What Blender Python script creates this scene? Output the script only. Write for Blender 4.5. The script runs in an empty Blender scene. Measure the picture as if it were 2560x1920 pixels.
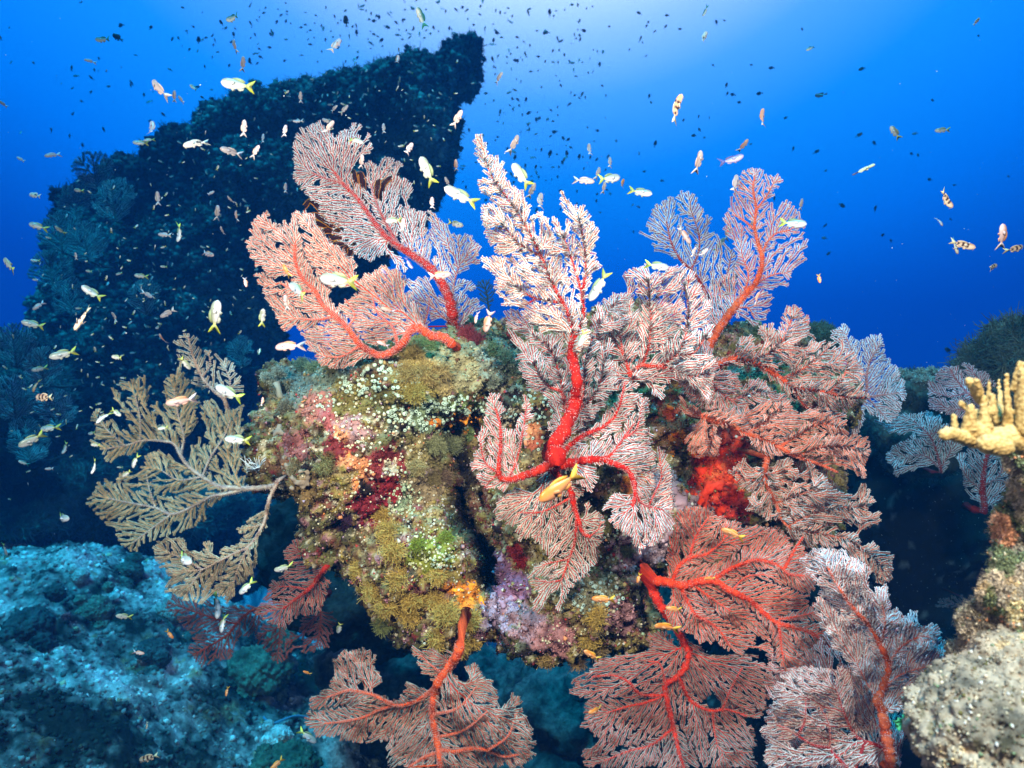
import bpy, math, random, heapq
import numpy as np
from mathutils import Vector, Matrix
from mathutils.bvhtree import BVHTree

# ------------------------------------------------------------------ camera, water light, sun, strobes, exposure
S = bpy.context.scene
C = S.collection
F_PX = 1668.0                      # focal length in photo pixels (photo 2560 x 1920)
cam = bpy.data.objects.new('camera', bpy.data.cameras.new('camera'))
C.objects.link(cam); S.camera = cam
cam.data.sensor_width = 36.0
cam.data.lens = 36.0 * F_PX / 2560.0
cam.data.clip_start = 0.02; cam.data.clip_end = 400.0
cam.rotation_euler = (math.radians(90), 0, 0)
cam.data.dof.use_dof = True
cam.data.dof.focus_distance = 1.3
cam.data.dof.aperture_fstop = 5.6

def P(x, y, d):
    """world point seen at photo pixel x, y at depth d metres"""
    return np.array([(x - 1280.0) / F_PX * d, d, (960.0 - y) / F_PX * d])

W = bpy.data.worlds.new('World'); S.world = W; W.use_nodes = True
nt = W.node_tree; nt.nodes.clear()
def N(t, k, **kw):
    n = t.nodes.new(k)
    for a, b in kw.items(): setattr(n, a, b)
    return n
tc = N(nt, 'ShaderNodeTexCoord')
dt = N(nt, 'ShaderNodeVectorMath', operation='DOT_PRODUCT')
L0 = Vector((0.03, 0.63, 0.80)).normalized()       # where the surface glow stands
nt.links.new(tc.outputs['Generated'], dt.inputs[0]); dt.inputs[1].default_value = L0
rmp = N(nt, 'ShaderNodeValToRGB')
cr = rmp.color_ramp
WORLD_STOPS = [(0.0, (0.0, 0.002, 0.010)), (0.42, (0.0, 0.010, 0.06)), (0.60, (0.0, 0.10, 0.62)), (0.72, (0.0, 0.32, 1.28)),
               (0.82, (0.04, 0.45, 1.42)), (0.875, (0.45, 0.62, 1.48)), (0.91, (1.5, 0.92, 1.55)), (0.94, (2.9, 1.35, 1.7)), (1.0, (4.0, 2.0, 2.2))]
while len(cr.elements) < len(WORLD_STOPS): cr.elements.new(0.5)
for e, (p, c) in zip(cr.elements, WORLD_STOPS): e.position = p; e.color = (*c, 1)
bg = N(nt, 'ShaderNodeBackground'); bg.inputs[1].default_value = 1.0
wo = N(nt, 'ShaderNodeOutputWorld')
nt.links.new(dt.outputs['Value'], rmp.inputs[0]); nt.links.new(rmp.outputs[0], bg.inputs[0]); nt.links.new(bg.outputs[0], wo.inputs[0])

sun = bpy.data.objects.new('sun', bpy.data.lights.new('sun', 'SUN')); C.objects.link(sun)
sun.data.energy = 5.0; sun.data.color = (0.03, 0.68, 1.0); sun.data.angle = math.radians(12)
sun.rotation_euler = (math.radians(20), math.radians(-8), 0)

def strobe(x, z, tx, tz, power, cone=125):
    o = bpy.data.objects.new('strobe', bpy.data.lights.new('strobe', 'SPOT')); C.objects.link(o)
    o.location = (x, 0.02, z)
    d = Vector((tx, 1.4, tz)) - o.location
    o.rotation_euler = d.to_track_quat('-Z', 'Y').to_euler()
    o.data.energy = power; o.data.spot_size = math.radians(cone); o.data.spot_blend = 0.9
    o.data.shadow_soft_size = 0.06; o.data.color = (1.0, 0.78, 0.63)
strobe(-0.62, 0.30, -0.22, 0.12, 118, 104)
strobe(0.26, 0.56, 0.46, -0.16, 135)

S.view_settings.view_transform = 'Standard'; S.view_settings.look = 'None'
S.view_settings.exposure = 0.0; S.view_settings.gamma = 1.0
S.render.engine = 'CYCLES'
cy = S.cycles
cy.max_bounces = 5; cy.diffuse_bounces = 2; cy.glossy_bounces = 2; cy.transmission_bounces = 2; cy.volume_bounces = 0
cy.transparent_max_bounces = 8; cy.use_denoising = True; cy.caustics_reflective = False; cy.caustics_refractive = False

# ------------------------------------------------------------------ numpy noise
def _h(ix, iy, iz, s):
    h = (ix.astype(np.int64) * 73856093) ^ (iy.astype(np.int64) * 19349663) ^ (iz.astype(np.int64) * 83492791) ^ (s * 2654435761)
    h = (h ^ (h >> 13)) * 1274126177 & 0xffffffff
    h = (h ^ (h >> 15)) * 2246822519 & 0xffffffff
    return ((h ^ (h >> 16)) & 0xffffff) / float(0xffffff)
def vnoise(p, s=0):
    i = np.floor(p).astype(np.int64); f = p - i; f = f * f * (3 - 2 * f)
    r = 0
    for a in (0, 1):
        for b in (0, 1):
            for c in (0, 1):
                w = (f[:, 0] if a else 1 - f[:, 0]) * (f[:, 1] if b else 1 - f[:, 1]) * (f[:, 2] if c else 1 - f[:, 2])
                r = r + w * _h(i[:, 0] + a, i[:, 1] + b, i[:, 2] + c, s)
    return r * 2 - 1
def fbm(p, o=4, s=0, g=0.5):
    r = 0; a = 1; t = 0
    for k in range(o):
        r = r + a * vnoise(p * (2.03 ** k) + 17.3 * k, s + k); t += a; a *= g
    return r / t
def worley(p, s=0):
    i = np.floor(p).astype(np.int64); best = np.full(len(p), 9.0)
    for a in (-1, 0, 1):
        for b in (-1, 0, 1):
            for c in (-1, 0, 1):
                q = i + (a, b, c)
                d = 0
                for k in range(3):
                    d = d + (q[:, k] + _h(q[:, 0], q[:, 1], q[:, 2], s + 11 * k) - p[:, k]) ** 2
                best = np.minimum(best, d)
    return np.sqrt(best)

# ------------------------------------------------------------------ mesh helpers
def mesh_np(name, V, F, col=None, smooth=False):
    """F: list of int arrays (n,k), each of one polygon size"""
    me = bpy.data.meshes.new(name)
    if not isinstance(F, (list, tuple)): F = [F]
    F = [np.asarray(f, dtype=np.int64) for f in F if len(f)]
    me.vertices.add(len(V)); me.vertices.foreach_set('co', np.asarray(V, dtype=np.float32).ravel())
    nl = sum(f.size for f in F); npol = sum(len(f) for f in F)
    me.loops.add(nl); me.loops.foreach_set('vertex_index', np.concatenate([f.ravel() for f in F]).astype(np.int32))
    me.polygons.add(npol)
    tot = np.concatenate([np.full(len(f), f.shape[1]) for f in F])
    me.polygons.foreach_set('loop_start', (np.cumsum(tot) - tot).astype(np.int32))
    if smooth: me.polygons.foreach_set('use_smooth', np.ones(npol, dtype=bool))
    me.update(calc_edges=True)
    if col is not None:
        ca = me.attributes.new('Col', 'FLOAT_COLOR', 'POINT')
        c4 = np.ones((len(V), 4), dtype=np.float32); c4[:, :3] = col
        ca.data.foreach_set('color', c4.ravel())
    return me
def link(name, me, mat=None, parent=None, loc=None):
    o = bpy.data.objects.new(name, me); C.objects.link(o)
    if mat is not None: me.materials.append(mat)
    if parent is not None: o.parent = parent
    if loc is not None: o.location = loc
    return o
def tag(o, label=None, cat=None, group=None, kind=None):
    for k, v in (('label', label), ('category', cat), ('group', group), ('kind', kind)):
        if v: o[k] = v
    return o
def empty(name, loc=(0, 0, 0)):
    o = bpy.data.objects.new(name, None); C.objects.link(o); o.location = loc; o.empty_display_size = 0.02
    return o
def child(name, V, F, mat, root, col=None, smooth=False):
    """part given in world coordinates, stored relative to its thing"""
    V = np.asarray(V, dtype=float) - np.array(root.location)
    return link(name, mesh_np(name, V, F, col, smooth), mat, root)

def mat_attr(name, rough=0.8, bump=0.0, bscale=200, var=0.0, spec=0.3, sss=0.0):
    m = bpy.data.materials.new(name); m.use_nodes = True; t = m.node_tree
    b = t.nodes['Principled BSDF']; b.inputs['Roughness'].default_value = rough
    b.inputs['Specular IOR Level'].default_value = spec
    a = N(t, 'ShaderNodeAttribute', attribute_name='Col')
    src = a.outputs['Color']
    if var or bump:
        g = N(t, 'ShaderNodeTexCoord')
        n = N(t, 'ShaderNodeTexNoise'); n.inputs['Scale'].default_value = bscale; n.inputs['Detail'].default_value = 6; n.inputs['Roughness'].default_value = 0.7
        t.links.new(g.outputs['Object'], n.inputs['Vector'])
        if var:
            mr = N(t, 'ShaderNodeMapRange'); mr.inputs[1].default_value = 0.3; mr.inputs[2].default_value = 0.7
            mr.inputs[3].default_value = 1 - var; mr.inputs[4].default_value = 1 + var
            t.links.new(n.outputs['Fac'], mr.inputs[0])
            mx = N(t, 'ShaderNodeVectorMath', operation='SCALE')
            t.links.new(src, mx.inputs[0]); t.links.new(mr.outputs[0], mx.inputs['Scale']); src = mx.outputs[0]
        if bump:
            bp = N(t, 'ShaderNodeBump'); bp.inputs['Strength'].default_value = bump; bp.inputs['Distance'].default_value = 1.0 / bscale
            t.links.new(n.outputs['Fac'], bp.inputs['Height']); t.links.new(bp.outputs[0], b.inputs['Normal'])
    t.links.new(src, b.inputs['Base Color'])
    return m
def mat_flat(name, col, rough=0.6, spec=0.3, scale=300, var=0.15, bump=0.3):
    m = bpy.data.materials.new(name); m.use_nodes = True; t = m.node_tree
    b = t.nodes['Principled BSDF']; b.inputs['Roughness'].default_value = rough; b.inputs['Specular IOR Level'].default_value = spec
    g = N(t, 'ShaderNodeTexCoord'); n = N(t, 'ShaderNodeTexNoise'); n.inputs['Scale'].default_value = scale; n.inputs['Detail'].default_value = 4
    t.links.new(g.outputs['Object'], n.inputs['Vector'])
    r = N(t, 'ShaderNodeValToRGB'); r.color_ramp.elements[0].position = 0.3; r.color_ramp.elements[1].position = 0.7
    r.color_ramp.elements[0].color = (*[c * (1 - var) for c in col], 1); r.color_ramp.elements[1].color = (*[min(1, c * (1 + var)) for c in col], 1)
    t.links.new(n.outputs['Fac'], r.inputs[0]); t.links.new(r.outputs[0], b.inputs['Base Color'])
    if bump:
        bp = N(t, 'ShaderNodeBump'); bp.inputs['Strength'].default_value = bump; bp.inputs['Distance'].default_value = 1.0 / scale
        t.links.new(n.outputs['Fac'], bp.inputs['Height']); t.links.new(bp.outputs[0], b.inputs['Normal'])
    return m

M_ROCK = mat_attr('encrusted_rock', 0.85, 0.7, 160, 0.35)
M_FARROCK = mat_attr('far_reef_rock', 0.95, 0.8, 14, 0.6, 0.1)
M_BED = mat_attr('rubble_sea_bed', 0.95, 0.8, 45, 0.55, 0.1)
M_SPECK = mat_attr('encrusting_growth', 0.85, 0, 100, 0, 0.12)
M_STEM = mat_attr('fan_stem_skin', 0.8, 1.0, 380, 0.25, 0.15)
M_BRANCH = mat_attr('fan_branch_skin', 0.6, 0, 100, 0, 0.3)
M_POLYP = mat_attr('fan_polyps', 0.75, 0, 100, 0, 0.2)
M_FISH = mat_attr('fish_skin', 0.35, 0, 100, 0, 0.5)
M_FIN = mat_attr('fish_fin', 0.45, 0, 100, 0, 0.3)

# ------------------------------------------------------------------ tubes
def frames(p):
    t = np.gradient(p, axis=0); t /= np.linalg.norm(t, axis=1)[:, None] + 1e-9
    ref = np.array([0.0, 1.0, 0.0]); u = np.cross(t, ref); bad = np.linalg.norm(u, axis=1) < 1e-3
    u[bad] = np.cross(t[bad], [1.0, 0, 0]); u /= np.linalg.norm(u, axis=1)[:, None]
    return t, u, np.cross(u, t)
def tube(p, r, k=10, knob=0.0, seed=0, caps=True):
    p = np.asarray(p, float); r = np.broadcast_to(np.asarray(r, float), (len(p),))
    t, u, w = frames(p); a = np.linspace(0, 2 * np.pi, k, endpoint=False)
    V = p[:, None] + r[:, None, None] * (np.cos(a)[None, :, None] * u[:, None] + np.sin(a)[None, :, None] * w[:, None])
    V = V.reshape(-1, 3)
    if knob:
        rr = np.repeat(r, k); c = np.repeat(p, k, axis=0)
        V = c + (V - c) * (1 + knob * fbm(V / (np.maximum(r.mean(), 1e-4) * 1.3), 2, seed)[:, None] * 0.7 + 0.12 * np.sin(np.repeat(np.cumsum(np.r_[0, np.linalg.norm(np.diff(p, axis=0), axis=1)]), k) / max(r.mean(), 1e-4) * 2.4)[:, None])
    n = len(p); i = np.arange(n - 1)[:, None] * k; j = np.arange(k)[None]; j2 = (j + 1) % k
    Fq = np.stack([i + j, i + j2, i + k + j2, i + k + j], -1).reshape(-1, 4)
    out = [Fq]
    if caps:
        V = np.vstack([V, p[0], p[-1]]); a0 = n * k; a1 = a0 + 1; jj = np.arange(k); jn = (jj + 1) % k
        out.append(np.concatenate([np.stack([jn, jj, np.full(k, a0)], -1), np.stack([(n - 1) * k + jj, (n - 1) * k + jn, np.full(k, a1)], -1)]))
    return V, out
class Acc:
    """collects meshes of mixed polygon size with colours"""
    def __init__(s): s.V = []; s.C = []; s.F = {}; s.n = 0
    def add(s, V, F, col):
        V = np.asarray(V, float)
        if not isinstance(F, (list, tuple)): F = [F]
        for f in F:
            if len(f): s.F.setdefault(np.asarray(f).shape[1], []).append(np.asarray(f) + s.n)
        s.V.append(V); s.C.append(np.broadcast_to(np.asarray(col, float), (len(V), 3))); s.n += len(V)
    def out(s): return np.vstack(s.V), [np.vstack(f) for f in s.F.values()], np.vstack(s.C)
    def build(s, name, mat, root=None, smooth=False):
        V, F, c = s.out()
        if root is None: return link(name, mesh_np(name, V, F, c, smooth), mat)
        return child(name, V, F, mat, root, c, smooth)
def prisms(A, B, ra, rb, ca, k=4, oy=0.0):
    """one open k-sided prism per segment A->B (arrays)"""
    t = B - A; t /= np.linalg.norm(t, axis=1)[:, None] + 1e-9
    u = np.cross(t, [0.0, 1.0, 0.0]); l = np.linalg.norm(u, axis=1); u[l < 1e-4] = (1, 0, 0); u /= np.linalg.norm(u, axis=1)[:, None]
    w = np.cross(u, t); a = np.linspace(0, 2 * np.pi, k, endpoint=False) + 0.4
    ring = lambda p, r: p[:, None] + r[:, None, None] * (np.cos(a)[None, :, None] * u[:, None] + np.sin(a)[None, :, None] * w[:, None])
    V = np.concatenate([ring(A, ra), ring(B, rb)], 1)
    n = len(A); i = np.arange(n)[:, None] * 2 * k; j = np.arange(k)[None]; j2 = (j + 1) % k
    F = np.stack([i + j, i + j2, i + k + j2, i + k + j], -1).reshape(-1, 4)
    return V.reshape(-1, 3), F, np.repeat(ca, 2 * k, axis=0)
TET = np.array([(1, 1, 1), (1, -1, -1), (-1, 1, -1), (-1, -1, 1)], float) / 1.3
TETF = np.array([(0, 1, 2), (0, 3, 1), (0, 2, 3), (1, 3, 2)])
OCT = np.array([(1, 0, 0), (-1, 0, 0), (0, 1, 0), (0, -1, 0), (0, 0, 1), (0, 0, -1)], float)
OCTF = np.array([(0, 2, 4), (2, 1, 4), (1, 3, 4), (3, 0, 4), (2, 0, 5), (1, 2, 5), (3, 1, 5), (0, 3, 5)])
def rrot(n, rng):
    q = rng.normal(size=(n, 4)); q /= np.linalg.norm(q, axis=1)[:, None]; a, b, c, d = q.T
    return np.stack([1 - 2 * (c * c + d * d), 2 * (b * c - a * d), 2 * (b * d + a * c), 2 * (b * c + a * d), 1 - 2 * (b * b + d * d), 2 * (c * d - a * b),
                     2 * (b * d - a * c), 2 * (c * d + a * b), 1 - 2 * (b * b + c * c)], -1).reshape(n, 3, 3)
def blobs(pts, size, col, rng, shape='tet', aspect=None):
    base, bf = (TET, TETF) if shape == 'tet' else (OCT, OCTF)
    n = len(pts); R = rrot(n, rng); b = base[None] * np.asarray(size, float).reshape(-1, 1, 1) * np.ones((n, 1, 1))
    if aspect is not None: b = b * np.asarray(aspect)[None, None]
    V = np.einsum('nij,nkj->nki', R, b) + pts[:, None]
    F = (bf[None] + (np.arange(n) * len(base))[:, None, None]).reshape(-1, 3)
    return V.reshape(-1, 3), F, np.repeat(np.broadcast_to(col, (n, 3)), len(base), axis=0)
def aim(n):
    """rotation matrices whose third column is n"""
    n = n / (np.linalg.norm(n, axis=1)[:, None] + 1e-9)
    ref = np.where(np.abs(n[:, 2:3]) < 0.9, [[0.0, 0, 1]], [[1.0, 0, 0]])
    x = np.cross(ref, n); x /= np.linalg.norm(x, axis=1)[:, None]
    return np.stack([x, np.cross(n, x), n], -1)

# ------------------------------------------------------------------ rocks
def _ico(sub=3):
    import bmesh
    bm = bmesh.new(); bmesh.ops.create_icosphere(bm, subdivisions=sub, radius=1)
    V = np.array([v.co[:] for v in bm.verts]); F = np.array([[v.index for v in f.verts] for f in bm.faces]); bm.free()
    return V, F
ICO, ICOF = _ico(3)
def normals(V, F):
    n = np.zeros_like(V)
    for f in F:
        a = np.cross(V[f[:, 2]] - V[f[:, 0]], V[f[:, -1]] - V[f[:, 1]] if f.shape[1] == 4 else V[f[:, 2]] - V[f[:, 1]])
        if f.shape[1] == 3: a = np.cross(V[f[:, 1]] - V[f[:, 0]], V[f[:, 2]] - V[f[:, 0]])
        for k in range(f.shape[1]): np.add.at(n, f[:, k], a)
    return n / (np.linalg.norm(n, axis=1)[:, None] + 1e-12)
def fuse(parts, voxel):
    """voxel-remesh a list of (V, F) closed shapes into one skin"""
    a = Acc()
    for V, F in parts: a.add(V, F, (1, 1, 1))
    V, F, c = a.out(); me = mesh_np('tmp', V, F); o = bpy.data.objects.new('tmp', me); C.objects.link(o)
    m = o.modifiers.new('r', 'REMESH'); m.mode = 'VOXEL'; m.voxel_size = voxel; m.adaptivity = 0
    dg = bpy.context.evaluated_depsgraph_get(); dg.update(); ev = o.evaluated_get(dg).to_mesh()
    V = np.zeros(len(ev.vertices) * 3, dtype=np.float32); ev.vertices.foreach_get('co', V); V = V.reshape(-1, 3).astype(float)
    n = len(ev.polygons); tot = np.zeros(n, dtype=np.int32); ev.polygons.foreach_get('loop_total', tot)
    li = np.zeros(len(ev.loops), dtype=np.int32); ev.loops.foreach_get('vertex_index', li)
    o.evaluated_get(dg).to_mesh_clear(); bpy.data.objects.remove(o); bpy.data.meshes.remove(me)
    st = np.cumsum(tot) - tot; F = []
    for k in (3, 4):
        s = st[tot == k]
        if len(s): F.append(li[s[:, None] + np.arange(k)[None]])
    return V, F
def smooth(V, F, it=3):
    E = np.vstack([np.stack([f[:, k], f[:, (k + 1) % f.shape[1]]], -1) for f in F for k in range(f.shape[1])])
    cnt = np.zeros(len(V)); np.add.at(cnt, E[:, 0], 1)
    for _ in range(it):
        s = np.zeros_like(V); np.add.at(s, E[:, 0], V[E[:, 1]]); V = V * 0.4 + 0.6 * s / np.maximum(cnt, 1)[:, None]
    return V
def ell(x, y, d, rx, ry, rz, k=1.157):
    """ellipsoid from a centre in 2212-wide picture units"""
    c = P(x * k, y * k, d); return (ICO * np.array([rx * k * d / F_PX, rz, ry * k * d / F_PX]) + c, ICOF)
def proj(V):
    return np.stack([1280 + F_PX * V[:, 0] / V[:, 1], 960 - F_PX * V[:, 2] / V[:, 1]], -1)
def sample(V, F, n, rng, keep=None):
    T = np.vstack([f[:, :3] for f in F] + [f[:, [0, 2, 3]] for f in F if f.shape[1] == 4])
    a, b, c = V[T[:, 0]], V[T[:, 1]], V[T[:, 2]]; nn = np.cross(b - a, c - a); ar = np.linalg.norm(nn, axis=1)
    nn = nn / (ar[:, None] + 1e-12); w = ar.copy()
    if keep is not None: w = w * keep((a + b + c) / 3, nn)
    i = rng.choice(len(T), n, p=w / w.sum()); u, v = rng.random(n), rng.random(n); f = u + v > 1; u[f] = 1 - u[f]; v[f] = 1 - v[f]
    return a[i] + u[:, None] * (b[i] - a[i]) + v[:, None] * (c[i] - a[i]), nn[i]
def facing(p, n):
    """share of growth: faces turned to the open water in front or above"""
    return np.clip(-(p * n).sum(1) / np.linalg.norm(p, axis=1) + 0.25, 0.0, 1) + 0.3 * np.clip(n[:, 2], 0, 1)
# ------------------------------------------------------------------ sea fans
def inside(p, poly):
    poly = np.asarray(poly, float); x, y = p[:, 0], p[:, 1]; r = np.zeros(len(p), bool); q = np.roll(poly, 1, 0)
    for (x1, y1), (x2, y2) in zip(poly, q):
        if y1 == y2: continue
        m = ((y1 > y) != (y2 > y)) & (x < (x2 - x1) * (y - y1) / (y2 - y1) + x1); r ^= m
    return r
def resample(pts, step):
    pts = np.asarray(pts, float)
    if len(pts) > 2:                       # Catmull-Rom
        q = np.vstack([2 * pts[0] - pts[1], pts, 2 * pts[-1] - pts[-2]]); out = []
        for i in range(1, len(q) - 2):
            for t in np.linspace(0, 1, 9)[:-1]:
                a, b, c, d = q[i - 1:i + 3]
                out.append(0.5 * ((2 * b) + (c - a) * t + (2 * a - 5 * b + 4 * c - d) * t * t + (3 * b - a - 3 * c + d) * t ** 3))
        pts = np.array(out + [pts[-1]])
    s = np.r_[0, np.cumsum(np.linalg.norm(np.diff(pts[:, :2], axis=0), axis=1))]
    n = max(2, int(s[-1] / step) + 1); u = np.linspace(0, s[-1], n)
    return np.stack([np.interp(u, s, pts[:, k]) for k in range(pts.shape[1])], -1)
def colonize(polys, holes, stems, sp, rng, gap=0.55, acute=0.86, lobes=False):
    """branch net of a fan: cheapest paths from the stems to points spread over the outline, so twigs leave the stems at acute angles and run to the rim"""
    allp = np.vstack([np.asarray(p, float) for p in polys]); lo = allp.min(0) - 20; hi = allp.max(0) + 20; g = sp
    gx, gy = np.meshgrid(np.arange(lo[0], hi[0], g), np.arange(lo[1], hi[1], g * 0.9)); gx = gx + (np.arange(gx.shape[0]) % 2)[:, None] * g * 0.5
    A = np.stack([gx.ravel(), gy.ravel()], -1); A = A + rng.uniform(-0.36, 0.36, A.shape) * g
    e = np.stack([A[:, 0], A[:, 1], np.full(len(A), lo[0] * 0.37)], -1)
    Aw = A + np.stack([fbm(e / 30, 3, 5), fbm(e / 30, 3, 9)], -1) * 16      # broken rim
    m = np.zeros(len(A), bool); lob = np.zeros(len(A), int)
    for pi, p in enumerate(polys): t_ = inside(Aw, p); m |= t_; lob[t_] = pi
    for h in holes: m &= ~inside(Aw, h)
    m &= fbm(e / 24, 2, 31) < gap                                       # natural gaps
    A = A[m]; lob = lob[m]; step = sp * 0.6
    nodes = []; par = []; rad = []; dist = []
    for si, (pl, r0, r1) in enumerate(stems):
        q = resample([p[:2] for p in pl], step); r = np.linspace(r0, r1, len(q))
        if si == 0: prev = -1; d0 = 0.0
        else:
            X = np.array(nodes); prev = int(np.argmin(((X - q[0]) ** 2).sum(1))); d0 = dist[prev] + np.linalg.norm(X[prev] - q[0]) * 0.8
        for k in range(len(q)):
            nodes.append(q[k]); par.append(prev); rad.append(r[k]); dist.append(d0 + acute * step * k); prev = len(nodes) - 1
    ns = len(nodes); S0 = np.array(nodes); d2 = np.full(len(A), 1e9)
    for c in range(0, ns, 400): d2 = np.minimum(d2, ((A[:, None] - S0[None, c:c + 400]) ** 2).sum(-1).min(1))
    k_ = d2 > (0.45 * sp) ** 2; lob = np.r_[np.full(ns, -1), lob[k_]]; A = A[k_]; X = np.vstack([S0, A]); n = len(X); R2 = (2.3 * sp) ** 2
    nb = []
    for c in range(0, n, 1500):
        dd = ((X[c:c + 1500, None] - X[None, ns:]) ** 2).sum(-1); dd[(lob[c:c + 1500, None] != lob[None, ns:]) & (lob[c:c + 1500, None] >= 0) & lobes] = 1e9; ii, jj = np.nonzero(dd < R2); w = np.sqrt(dd[ii, jj]) / sp; w = sp * w ** 1.45 * (1 + 0.12 * rng.random(len(w))); st = np.searchsorted(ii, np.arange(dd.shape[0] + 1))
        for q in range(dd.shape[0]): nb.append((jj[st[q]:st[q + 1]] + ns, w[st[q]:st[q + 1]]))
    D = np.full(n, 1e18); D[:ns] = dist; P_ = np.full(n, -1); P_[:ns] = par; done = np.zeros(n, bool); hp = [(D[q], q) for q in range(ns)]; heapq.heapify(hp); order = []
    while hp:
        d, u = heapq.heappop(hp)
        if done[u]: continue
        done[u] = True; order.append(u)
        jj, w = nb[u]
        if not len(jj): continue
        e_ = X[jj] - X[u]; p_ = P_[u]
        if p_ >= 0:
            f_ = X[u] - X[p_]; cs = (e_ @ f_) / (np.sqrt((e_ ** 2).sum(1)) * math.hypot(*f_) + 1e-9); w = w * (1 + (1.1 if u >= ns else 0.5) * (1 - cs))
        nd = d + w
        for q in np.nonzero(nd < D[jj])[0]:
            v_ = int(jj[q])
            if not done[v_]: D[v_] = nd[q]; P_[v_] = u; heapq.heappush(hp, (float(nd[q]), v_))
    tail = [u for u in order if u >= ns]; new = np.full(n, -1); new[:ns] = np.arange(ns); new[tail] = ns + np.arange(len(tail))
    X = np.vstack([X[:ns], X[tail]]); par = np.r_[P_[:ns], new[P_[tail]]].astype(int); n = len(X)
    leaf = np.ones(n); hc = np.zeros(n, bool); hc[par[par >= 0]] = True; leaf[hc] = 0
    for i in range(n - 1, ns - 1, -1): leaf[par[i]] += leaf[i]
    for _ in range(4):                      # straighten the zigzag, heavier child first
        s = np.zeros((n, 2)); c = np.zeros(n); i = np.arange(ns, n); w = leaf[i] + 0.5; np.add.at(s, par[i], X[i] * w[:, None]); np.add.at(c, par[i], w)
        mv = (np.arange(n) >= ns) & (c > 0); Y = X.copy(); Y[mv] = 0.5 * X[mv] + 0.25 * X[par[mv]] + 0.25 * s[mv] / c[mv][:, None]; X = Y
    R = np.zeros(n); R[:ns] = rad
    return X, par, R, leaf, ns

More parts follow.
